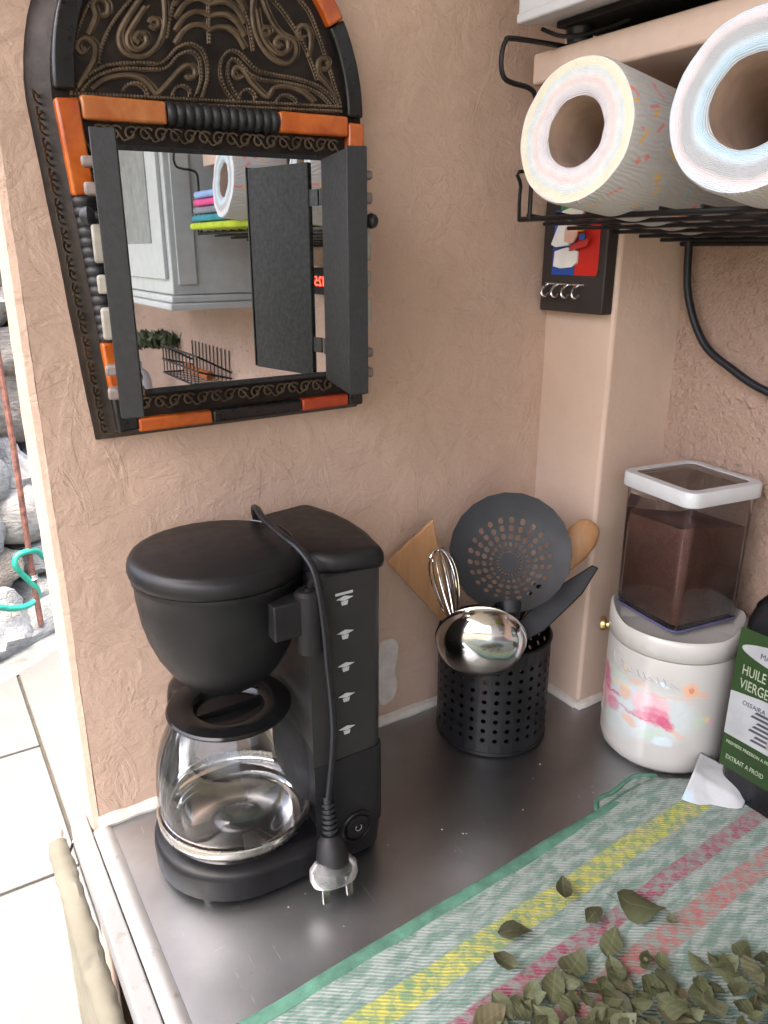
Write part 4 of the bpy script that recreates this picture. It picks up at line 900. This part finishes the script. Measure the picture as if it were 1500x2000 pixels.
# ============================================================ TOWEL AND DRIED LEAVES
def mat_towel():
    n = N('striped seafoam towel'); x, y, _ = n.sep(n.co())
    wob = n.m('MULTIPLY', n.m('SUBTRACT', n.noise(14,2), .5), .006); v = n.m('ADD', y, wob)
    jac = n.noise(1, 3, .6, vec=n.scl(n.co(), (46,120,1), rot=(0,0,R(38)))); fine = n.node('ShaderNodeTexWave', _wave_type='BANDS', _bands_direction='X', Vector=n.scl(n.co(), (1,1,1), rot=(0,0,R(52))), Scale=105.0, Distortion=1.6, Detail=1.0).outputs[1]
    pat = n.m('ADD', n.m('MULTIPLY', fine, .32), n.m('MULTIPLY', n.ramp(jac, [(.42,0.0),(.58,1.0)]), .72), clamp=True)
    c = n.mix(pat, (.055,.125,.095), (.225,.27,.25))
    chk = n.node('ShaderNodeTexChecker', Vector=n.scl(n.mix(.012, n.co(), n.noise(60,2,col=True)), (1,1,1), (0,.004,0)), Scale=125.0).outputs[1]
    chn = n.m('ADD', n.m('MULTIPLY', chk, .55), n.m('MULTIPLY', n.ramp(n.noise(90,2), [(.38,0.0),(.6,1.0)]), .5), clamp=True)
    for v0, w, ca, cb in ((.050,.0125,(.10,.18,.075),(.32,.305,.045)), (.0945,.0095,(.14,.16,.145),(.17,.018,.045)), (.133,.0115,(.15,.18,.155),(.25,.07,.065))):
        d = n.m('ABSOLUTE', n.m('SUBTRACT', v, v0)); f = n.node('ShaderNodeMapRange', Value=d, i1=w, i2=w-.002, i3=0.0, i4=1.0).outputs[0]
        c = n.mix(f, c, n.mix(chn, ca, cb))
    nb = n.bump(fine, .7, .0012); nb = n.bump(n.noise(300,3), .6, .0012, nb)
    return n.set(Base_Color=c, Roughness=.95, Normal=nb, Sheen_Weight=.3)
M['towel'] = mat_towel()
M['hem'] = plain('green towel hem', (.065,.165,.115), .95, var=.15, nscale=60, bump=.6, bscale=500, bdist=.001)
tw = thing('towel', 'striped seafoam green towel spread on the worktop under the dried leaves', 'towel', (.037,-.279,0), math.atan2(.052,.9986))
def tz(x, v): return .0062 + .0032*noise.noise((x*9, v*13, 1)) + .0012*noise.noise((x*26, v*22, 4)) + .004*math.exp(-((x-.44)/.05)**2)*math.exp(-v/.03) 
def vmin(x): return .0015*noise.noise((x*14,0,3)) + max(0, x-.478)*.62 + .10*max(0, x-.52)
def tow(u, w):
    x = -.14 + .675*u; v = vmin(x) + (.44-vmin(x))*w
    xx = x + .002*noise.noise((v*20,x*3,2))
    return (xx, -v, tz(x, v))
b = B().grid(tow, 150, 100)
# the shader reads y as the distance from the hem: flip sign through the material mapping instead
obj('cloth', B().add([(x,-y,z_) for x,y,z_ in b.v], b.f), M['towel'], tw, solid=.0035).scale = (1,-1,1)
hemp = [Vector((-.14+.6*k/60, -vmin(-.14+.6*k/60)-.002, tz(-.14+.6*k/60, 0)+.0004)) for k in range(61)]
hb_ = B(); hb_.tube(hemp, .0062, 10, flat=1.0)
hb_.v = [(x,y,.0075+(z_-.0075)*.38) for x,y,z_ in hb_.v]
obj('hem', hb_, M['hem'], tw)
fl = [(.385,-.006),(.40,.010),(.412,.0155),(.43,.014),(.455,.017),(.475,.016),(.492,.004),(.49,-.01),(.42,-.012)]
fo = obj('folded_corner', B().add([(x,-y,.0035+.0008*math.sin(x*200)) for x,y in fl], [tuple(range(len(fl)))[::-1]]), M['towel'], tw, solid=.003, smooth=0); fo.scale = (1,-1,1)
obj('corner_hem', B().tube(spline([(x,y,.0042) for x,y in fl[:7]], 4), .003, 8), M['hem'], tw)

def mat_leaf():
    n = N('dried sage green leaf'); oi = n.node('ShaderNodeObjectInfo'); x, y, _ = n.sep(n.co())
    a = n.ramp(oi.outputs['Random'], [(0,(.022,.026,.008)),(.3,(.042,.052,.018)),(.7,(.065,.08,.034)),(.9,(.095,.11,.06)),(1,(.075,.055,.022))])
    rib = n.ramp(n.m('ABSOLUTE', y), [(.0,1.0),(.03,0.0)])
    vein = n.node('ShaderNodeTexWave', _bands_direction='X', Vector=n.scl(n.co(), (1,1,1), rot=(0,0,R(35))), Scale=2.0, Distortion=1).outputs[1]
    c = n.mix(n.m('MULTIPLY', n.noise(3,4), .5), a, (.04,.03,.012)); c = n.mix(n.m('MULTIPLY', rib, .4), c, (.13,.13,.07))
    return n.set(Base_Color=c, Roughness=.75, Normal=n.bump(vein, .08, .02))
M['leaf'] = mat_leaf()
def leaf_mesh(seed):
    rr = random.Random(seed); b = B(); wid = rr.uniform(.27,.38); curl = rr.uniform(-.9,1.1); cup = rr.uniform(-.5,.5); tw_ = rr.uniform(-1.1,1.1)
    st = [(0,.03),(.12,.55),(.3,.95),(.5,1.0),(.7,.78),(.87,.4),(1,.02)]; vs_ = []
    for t, w in st:
        for k in (-1,-.5,0,.5,1):
            yy = k*w*wid*(1+rr.uniform(-.05,.05)); zz_ = cup*yy*yy*2.2 + abs(k)*.03 + curl*(t-.5)**2*.6 + tw_*yy*(t-.5) + rr.uniform(-.035,.035)
            vs_.append((t-.5, yy, zz_))
    fs = [(i*5+j, (i+1)*5+j, (i+1)*5+j+1, i*5+j+1) for i in range(6) for j in range(4)]
    vs_ += [(-.5,-.012,.0),(-.5,.012,.0),(-.72,.01,-.03+.1*curl),(-.72,-.01,-.03+.1*curl)]; fs.append((35,36,37,38))
    b.add(vs_, fs)
    me = bpy.data.meshes.new('dried_leaf'); me.from_pydata(b.v, [], b.f); me.materials.append(M['leaf']); me.polygons.foreach_set('use_smooth', [True]*len(me.polygons)); return me
leaves = [leaf_mesh(k) for k in range(10)]
rl = random.Random(11)
def leaf(x, y, z_, L, rz, tilt=.25, k=None):
    o = obj('dried_leaf', leaves[k if k is not None else rl.randrange(10)], None, loc=(x,y,z_)); o.scale = (L,L,L)
    o.rotation_euler = (rl.uniform(-tilt,tilt), rl.uniform(-tilt,tilt), rz); return o
for x, y, L, rz, k, lb in ((.320,-.318,.026,.9,1,'small olive leaf lying alone on the yellow towel stripe'),
    (.324,-.350,.023,.2,4,'small pale leaf left of the largest dark leaf on the towel'),
    (.361,-.367,.040,-.95,2,'largest olive green leaf lying alone across the crimson towel stripe'),
    (.255,-.328,.029,-.5,7,'curled brown leaf lying alone on the yellow towel stripe nearest the camera'),
    (.229,-.346,.022,-1.1,5,'small dark leaf just below the curled brown leaf on the towel'),
    (.313,-.379,.031,.5,3,'dark leaf at the top tip of the leaf heap on the coral stripe'),
    (.272,-.378,.032,.4,6,'pale grey-green leaf covering the crimson stripe left of the heap'),
    (.375,-.388,.012,.3,8,'tiny dark leaf crumb right of the largest leaf'),
    (.398,-.439,.024,.2,9,'square pale leaf at the right edge of the leaf heap')):
    tag(leaf(x, y, .0135+.10*L, L, rz, .15, k), lb, 'leaf', 'dried leaves on the towel')
from mathutils.geometry import intersect_point_line
hp2 = [(.172,-.366),(.19,-.362),(.226,-.362),(.262,-.382),(.306,-.385),(.351,-.417),(.405,-.455),(.38,-.52),(.30,-.56),(.17,-.46)]
def inpoly(x, y, P):
    c = False
    for i in range(len(P)):
        (x0,y0),(x1,y1) = P[i], P[i-1]
        if (y0 > y) != (y1 > y) and x < (x1-x0)*(y-y0)/(y1-y0)+x0: c = not c
    return c
cnt = 0
while cnt < 205:
    x, y = rl.uniform(.16,.41), rl.uniform(-.56,-.36)
    if not inpoly(x, y, hp2): continue
    dep = min(1, max(0, (-.30 - .28*x - y)/.07))
    if rl.random() > .35 + .65*dep: continue
    tag(leaf(x, y, .0135 + .010*dep*rl.random() + .002, rl.uniform(.013,.031)*rl.uniform(.8,1), rl.uniform(0,6.28), .3), 'sage green dried leaf lying in the heap at the bottom right on the towel', 'leaf', 'heap of dried leaves on the towel'); cnt += 1

# ============================================================ SHELF, WIRE BASKET, PAPER ROLLS
sb = thing('shelf_board', 'thick peach painted shelf board above the wire basket', 'shelf', (.47,-.05,.699))
obj('board', B().box((0,-.87,0),(W2-.47+.001,0,.027)), M['plaster_smooth'], sb, bevel=.003)
wbk = thing('wire_basket', 'black wire basket hooked under the peach shelf board, holding paper rolls', 'wire basket', (.45,-.065,.577))
b = B(); L_ = .85
for k in range(7):
    x = .203*k/6; b.tube([(x,0,-.11*x),(x,-L_,-.11*x)], .0025 if k in (0,6) else .0019, 8)
obj('floor_wires', b, M['black_metal'], wbk)
b = B()
for k in range(22):
    y = -.012 - (L_-.02)*k/21; b.tube([(0,y,.0040),(.203,y,.0040-.11*.203)], .0016, 6)
obj('cross_wires', b, M['black_metal'], wbk)
for y in (-.016,-.43,-.83):
    P_ = spline([(.17,y,.1525),(.05,y,.151),(-.03,y,.1500),(-.041,y,.146),(-.0445,y,.137),(-.0445,y,.126),(-.040,y,.1175),(-.028,y,.1145),(-.012,y,.113),(-.003,y,.108),(-.001,y,.095),(-.001,y,.04),(-.001,y,.0)], 4)
    obj('hook', B().tube(P_, .0023, 8), M['black_metal'], wbk)
for y in (0,-L_):
    obj('end_frame', B().tube(spline([(0,y,0),(.0,y,.03),(.012,y,.045),(.19,y,.035),(.203,y,.02),(.203,y,-.0223)], 4), .0018, 8), M['black_metal'], wbk)

def mat_roll_end():
    n = N('layered paper edge'); x, y, z_ = n.sep(n.co())
    r = n.m('SQRT', n.m('ADD', n.m('MULTIPLY', y, y), n.m('MULTIPLY', z_, z_))); r2 = n.m('ADD', r, n.m('MULTIPLY', n.m('SUBTRACT', n.noise(25,4), .5), .010))
    lay = n.node('ShaderNodeTexWave', _wave_type='BANDS', _bands_direction='X', Vector=n.comb(r2, 0.0), Scale=260.0, Distortion=.8).outputs[1]
    w = (.42,.41,.385)
    c = n.ramp(n.m('MULTIPLY', r2, 16.5), [(.40,w),(.47,(.66,.62,.68)),(.54,(.74,.70,.70)),(.60,(.76,.60,.58)),(.66,(.74,.74,.72)),(.72,(.62,.70,.72)),(.78,(.80,.74,.52)),(.86,(.80,.77,.66)),(.95,w)])
    c = n.mix(n.m('MULTIPLY', n.noise(120,3), .55), c, w)
    return n.set(Base_Color=c, Roughness=.95, Normal=n.bump(lay, .5, .0012, n.bump(n.noise(120,4), .6, .002)))
def mat_roll_end_blue():
    n = N('layered blue paper edge'); x, y, z_ = n.sep(n.co())
    r = n.m('SQRT', n.m('ADD', n.m('MULTIPLY', y, y), n.m('MULTIPLY', z_, z_))); r2 = n.m('ADD', r, n.m('MULTIPLY', n.m('SUBTRACT', n.noise(20,4), .5), .010))
    lay = n.node('ShaderNodeTexWave', _wave_type='BANDS', _bands_direction='X', Vector=n.comb(r2, 0.0), Scale=260.0, Distortion=.8).outputs[1]
    w = (.40,.41,.42)
    c = n.ramp(n.m('MULTIPLY', r2, 15.0), [(.42,w),(.48,(.42,.62,.74)),(.54,(.56,.70,.77)),(.60,w),(.68,w),(.74,(.78,.64,.64)),(.80,(.64,.72,.77)),(.9,w)])
    c = n.mix(n.m('MULTIPLY', n.noise(120,3), .5), c, w)
    return n.set(Base_Color=c, Roughness=.95, Normal=n.bump(lay, .5, .0012, n.bump(n.noise(120,4), .6, .002)))
def mat_roll_side():
    n = N('confetti printed kitchen paper'); x, y, z_ = n.sep(n.co())
    uv = n.comb(x, n.m('MULTIPLY', n.m('ARCTAN2', z_, y), .062), 0.0)
    c = (.45,.44,.42)
    for sc_, seed, rx, ry in ((30,0,.21,.045),(34,3.3,.10,.09),(27,7.1,.20,.045)):
        vo = n.node('ShaderNodeTexVoronoi', _voronoi_dimensions='2D', Vector=n.scl(uv, (1,1,1), (seed,seed*.7,0)), Scale=float(sc_), Randomness=.9)
        loc = n.node('ShaderNodeVectorMath', _operation='SUBTRACT', i0=n.scl(n.scl(uv, (1,1,1), (seed,seed*.7,0)), (sc_,sc_,1)), i1=n.scl(vo.outputs['Position'], (sc_,sc_,1))).outputs[0]
        rc, gc, bc = n.sep(vo.outputs['Color'])
        rot = n.node('ShaderNodeVectorRotate', _rotation_type='Z_AXIS', Vector=loc, Angle=n.m('MULTIPLY', rc, 6.28)).outputs[0]
        lx_, ly_, _ = n.sep(rot)
        f = n.m('MULTIPLY', n.m('LESS_THAN', n.m('ABSOLUTE', lx_), rx), n.m('LESS_THAN', n.m('ABSOLUTE', ly_), ry)); f = n.m('MULTIPLY', f, n.m('GREATER_THAN', bc, .35))
        cc = n.ramp(gc, [(0,(.72,.40,.06)),(.32,(.70,.40,.08)),(.34,(.22,.48,.66)),(.62,(.25,.5,.66)),(.64,(.70,.18,.16)),(1,(.68,.25,.22))]); n.t.nodes[-1].color_ramp.interpolation = 'CONSTANT'
        c = n.mix(n.m('MULTIPLY', f, .75), c, cc)
    q = n.node('ShaderNodeTexWave', _wave_type='RINGS', Vector=n.scl(n.mix(.02, uv, n.noise(20,2,vec=uv,col=True)), (1,1,1)), Scale=75.0, Distortion=3.0, Detail=1.0).outputs[1]
    return n.set(Base_Color=c, Roughness=.95, Normal=n.bump(q, .45, .0018, n.bump(n.noise(400,3), .4, .0006)))
M['roll_side'] = mat_roll_side(); M['roll_end'] = mat_roll_end(); M['roll_end_blue'] = mat_roll_end_blue(); M['card'] = plain('brown cardboard core', (.33,.23,.17), .9, var=.1)
def roll(x, y, z_, rad, rz, label, end, L=.215, core=.0255, seed=0):
    t_ = thing('paper_roll', label, 'paper roll', (x,y,z_-rad), rz, 'kitchen paper rolls in the wire basket'); nn = 72; t_.rotation_euler = (0,.10,rz)
    def rg(r_, px): return [(px + (.0012*noise.noise((math.cos(2*math.pi*k/nn)*3, math.sin(2*math.pi*k/nn)*3, seed+px*50)) if abs(px) < .02 else 0), (r_*(1+.022*noise.noise((math.cos(2*math.pi*k/nn)*1.3, math.sin(2*math.pi*k/nn)*1.3, seed)) + .006*noise.noise((math.cos(2*math.pi*k/nn)*5, math.sin(2*math.pi*k/nn)*5, seed+7))))*math.cos(2*math.pi*k/nn), (r_*(1+.022*noise.noise((math.cos(2*math.pi*k/nn)*1.3, math.sin(2*math.pi*k/nn)*1.3, seed))))*math.sin(2*math.pi*k/nn)) for k in range(nn)]
    def up_(o): o.location = (0,0,rad); return o
    up_(obj('paper_side', B().loft([rg(rad-.0015,.0008), rg(rad,.004), rg(rad,L*.5), rg(rad,L-.004), rg(rad-.0015,L-.0008)], False, False), M['roll_side'], t_, smooth=60))
    for px in (0, L):
        up_(obj('paper_end', B().loft([rg(rad-.0013,px+(.0008 if px == 0 else -.0008)), rg(rad*.85,px), rg(rad*.7,px), rg(core+.004,px), rg(core+.0005,px+(.003 if px == 0 else -.003))], False, False), end, t_, smooth=60))
    up_(obj('cardboard_core', B().loft([rg(core+.0006,.003), rg(core,.006), rg(core,L-.006), rg(core+.0006,L-.003)], False, False), M['card'], t_, smooth=60))
    return t_
ZF = .577 + .0040 + .0016
roll(.378,-.199,ZF+.0545,.054,R(9),'kitchen paper roll with confetti print, the one nearer the corner post', M['roll_end'], seed=1)
roll(.385,-.347,ZF+.0565,.056,R(11),'kitchen paper roll with blue tinted layers at the right picture edge', M['roll_end_blue'], seed=5, core=.028)
roll(.39,-.63,ZF+.0138+.058,.058,R(4),'kitchen paper roll seen only as a reflection in the mirror', M['roll_end_blue'], seed=9, L=.2)
M['clothes'] = [plain('lime cloth', (.36,.45,.02), .95, var=.1), plain('teal cloth', (.03,.20,.25), .95, var=.1), plain('grey cloth', (.18,.19,.22), .95), plain('pink cloth', (.55,.06,.22), .95), plain('blue cloth', (.22,.33,.55), .95)]
for k, (nm, y0, y1) in enumerate((('lime', -.55,-.895),('teal',-.715,-.88),('grey',-.72,-.87),('magenta pink',-.722,-.865),('light blue',-.725,-.86))):
    z0 = ZF + .0135*k
    o = obj('folded_cloth', B().box((.425,y1,z0+.0012),(.60,y0,z0+.0130)), M['clothes'][k], bevel=.005)
    tag(o, '%s folded cloth in the stack reflected in the mirror' % nm, 'cloth', 'folded cloths in the wire basket')

# white appliance standing on the shelf
mw_ = thing('microwave_oven', 'white appliance with dark underside standing on the shelf, cut by the top edge', 'microwave', (.43,-.07,.726))
obj('body', B().box((0,-.42,.018),(.225,0,.25)), M['white_plastic'], mw_, bevel=.004)
obj('front_lip', B().box((-.004,-.415,.014),(.012,-.004,.0225)), M['white_plastic'], mw_, bevel=.002)
obj('bottom_plate', B().box((.03,-.40,.012),(.21,-.02,.0175)), M['black_rough'], mw_, bevel=.001)
for x_, y_ in ((.05,-.03),(.05,-.385),(.19,-.03),(.19,-.385)):
    obj('foot', B().lathe([(0,.0003),(.011,.0003),(.013,.012),(0,.0122)], 16, Matrix.Translation((x_,y_,0))), M['rubber'], mw_)
obj('cable_clip', B().tube(spline([(.02,-.012,.012),(.03,-.03,.004),(.05,-.05,.006),(.06,-.08,.011)], 5), .0018, 8), M['rubber'], mw_)

# key plaque on the post
kp = thing('key_plaque', 'dark brown key plaque with a painted cook on the corner post', 'key holder', (.5578,-.051,.483))
pm = Matrix(((0,0,-1,-.016),(-1,0,0,.046),(0,1,0,0),(0,0,0,1)))     # p -> -y, q -> z, out -> -x
obj('board', B().box((-.016,-.0475,0),(0,.0465,.118)), M['brown_plaque'], kp, bevel=.0015)
def pp(nm, pts, h0, h1, col, rough=.35): return obj(nm, B().prism(pts, h0, h1, pm), plain(nm.replace('_',' '), col, rough, var=.05), kp, bevel=.0006)
pp('blue_panel', [(.016,.039),(.050,.039),(.050,.106),(.016,.106)], .0002, .0012, (.015,.07,.32))
pp('red_panel', [(.0505,.039),(.082,.039),(.084,.046),(.083,.106),(.0505,.106)], .0002, .0012, (.50,.018,.012))
pp('green_corner', [(.024,.1065),(.044,.1065),(.044,.113),(.024,.113)], .0002, .0012, (.03,.25,.03))
pp('white_apron', [(.021,.048),(.032,.046),(.048,.0475),(.056,.052),(.056,.064),(.04,.068),(.022,.064)], .0014, .0045, (.70,.70,.67))
pp('white_jacket', [(.017,.071),(.024,.068),(.044,.070),(.048,.086),(.040,.096),(.028,.094)], .0014, .0060, (.68,.69,.66))
pp('cook_face', [(.040,.074),(.052,.072),(.058,.080),(.057,.091),(.046,.094),(.040,.086)], .0062, .0092, (.60,.36,.29))
pp('cook_arm', [(.046,.064),(.070,.069),(.074,.077),(.064,.075),(.048,.070)], .0046, .0075, (.42,.03,.03))
pp('yellow_pan', [(.054,.083),(.066,.084),(.069,.092),(.056,.094)], .0064, .009, (.60,.35,.02))
pp('blue_cuff', [(.062,.075),(.070,.076),(.069,.082),(.062,.0815)], .0078, .0095, (.03,.1,.42))
pp('chef_hat', [(.036,.0955),(.060,.0955),(.066,.100),(.062,.106),(.050,.108),(.036,.105),(.032,.100)], .0062, .010, (.66,.64,.54))
obj('hook_bar', B().box((.008,.0285,.0002),(.066,.0305,.0022), pm), M['brushed'], kp, bevel=.0004)
for k in range(4):
    p0 = .012 + .0155*k
    obj('key_hook', B().tube([pm @ v for v in spline([(p0,.029,.002),(p0+.002,.026,.010),(p0+.004,.019,.014),(p0+.006,.0165,.010),(p0+.0065,.019,.006)], 4)], .0015, 8), M['brushed'], kp)
# black cable on the rough wall
tag(obj('black_cable', B().tube(spline([(.655,-.110,.68),(.653,-.112,.60),(.652,-.113,.553),(.650,-.122,.5),(.649,-.149,.453),(.648,-.187,.430),(.648,-.231,.412),(.650,-.30,.400),(.655,-.42,.395),(.66,-.5,.39)], 6), .0042, 10), M['rubber']), 'black cable looping down across the rough-cast wall at the right', 'cable')

# ============================================================ WHAT THE MIRROR SHOWS
M['cab'] = plain('greyish white cabinet paint', (.40,.415,.405), .5, var=.04)
cb = thing('wall_cabinet', 'white wall cabinet with moulded bottom edge, seen reflected in the mirror', 'cabinet', (.40,-.95,.43))
obj('carcass', B().box((0,-.75,.03),(W2-.40,0,.85)), M['cab'], cb, bevel=.003)
obj('bottom_moulding', B().box((-.012,-.762,.0),(W2-.40,.012,.014)), M['cab'], cb, bevel=.004)
obj('bottom_moulding', B().box((-.007,-.757,.0145),(W2-.40,.007,.029)), M['cab'], cb, bevel=.004)
obj('side_stile', B().box((.012,.0005,.05),(.05,.006,.83)), M['cab'], cb, bevel=.001)
for k in range(2):
    y1 = -.02 - .365*k
    d_ = obj('cabinet_door', B().box((-.008,y1-.35,.06),(-.0005,y1,.82)), M['cab'], cb, bevel=.001)
    obj('door_panel', B().box((-.0075,y1-.28,.13),(-.0105,y1-.07,.75)), plain('grey glass panel', (.2,.21,.205), .2), d_, bevel=.003)
    obj('door_knob', B().ball((-.016,y1-.33 if k == 0 else y1-.02,.2), .01, 12), M['brushed'], d_)
wr = thing('wire_rack', 'small wire rack on the rough wall seen in the mirror', 'wire rack', (W2-.003,-1.5,.20))
b = B()
for z_ in (0,.04,.08): b.tube([(0,.16,z_*.4),(-.09,.16,z_),(-.09,-.16,z_),(0,-.16,z_*.4)], .003, 6)
for k in range(11): y = -.15+.03*k; b.tube([(0,y,.09),(-.002,y,.0),(-.09,y,0),(-.09,y,.08)], .002, 6)
obj('wire_frame', b, M['black_metal'], wr)
tag(obj('kitchen_brush', B().tube([(.63,-1.42,.215),(.61,-1.47,.222),(.60,-1.53,.23)], [.014,.012,.013], 10), plain('orange plastic', (.32,.09,.02), .5)), 'orange handled brush lying in the wire rack in the mirror', 'brush')
tag(tuft('potted_herb', (.62,-1.86,.25), 320, .10, .07, 8, plain('dull herb leaves', (.05,.065,.025), .7)), 'green herb bunch hanging under the white cabinet in the mirror', 'herbs')
tag(obj('white_bottle', B().lathe([(0,.0005),(.035,.0005),(.038,.006),(.038,.14),(.03,.17),(.013,.185),(.013,.205),(0,.206)], 28), M['white_plastic'], loc=(.56,-1.9,0)), 'white plastic bottle on the worktop, low in the mirror', 'bottle')
ck = thing('digital_clock', 'small black clock with red glowing digits, seen by the mirror shutter', 'clock', (W2-.001,-.768,.463))
obj('case', B().box((-.03,-.05,0),(0,.05,.05)), M['black'], ck, bevel=.003)
n = N('red lit digits'); n.set(Base_Color=(.3,.01,.01), Emission_Color=(1,.04,.02,1), Emission_Strength=1.2)
cmx = Matrix(((0,0,-1,-.0302),(-1,0,0,.030),(0,1,0,.017),(0,0,0,1)))
obj('digits', text_mesh('12:56', .026, cmx, 0, .95, .0003), n.mat, ck, smooth=0)

# crumbs and dust specks scattered on the steel
b = B(); rc_ = random.Random(77)
for k in range(60):
    x, y = rc_.uniform(.03,.55), rc_.uniform(-.34,-.12); r_ = rc_.uniform(.0003,.0009)
    if (x-.15)**2/.011 + (y+.10)**2/.0075 < 1: continue
    b.ball((x,y,r_*.6), r_, 5, (rc_.uniform(.7,1.6), rc_.uniform(.7,1.4), .7))
tag(obj('crumbs', b, plain('pale crumbs', (.28,.26,.22), .9, var=.2)), 'pale specks of crumbs and dust scattered over the steel worktop', 'crumbs', kind='stuff')
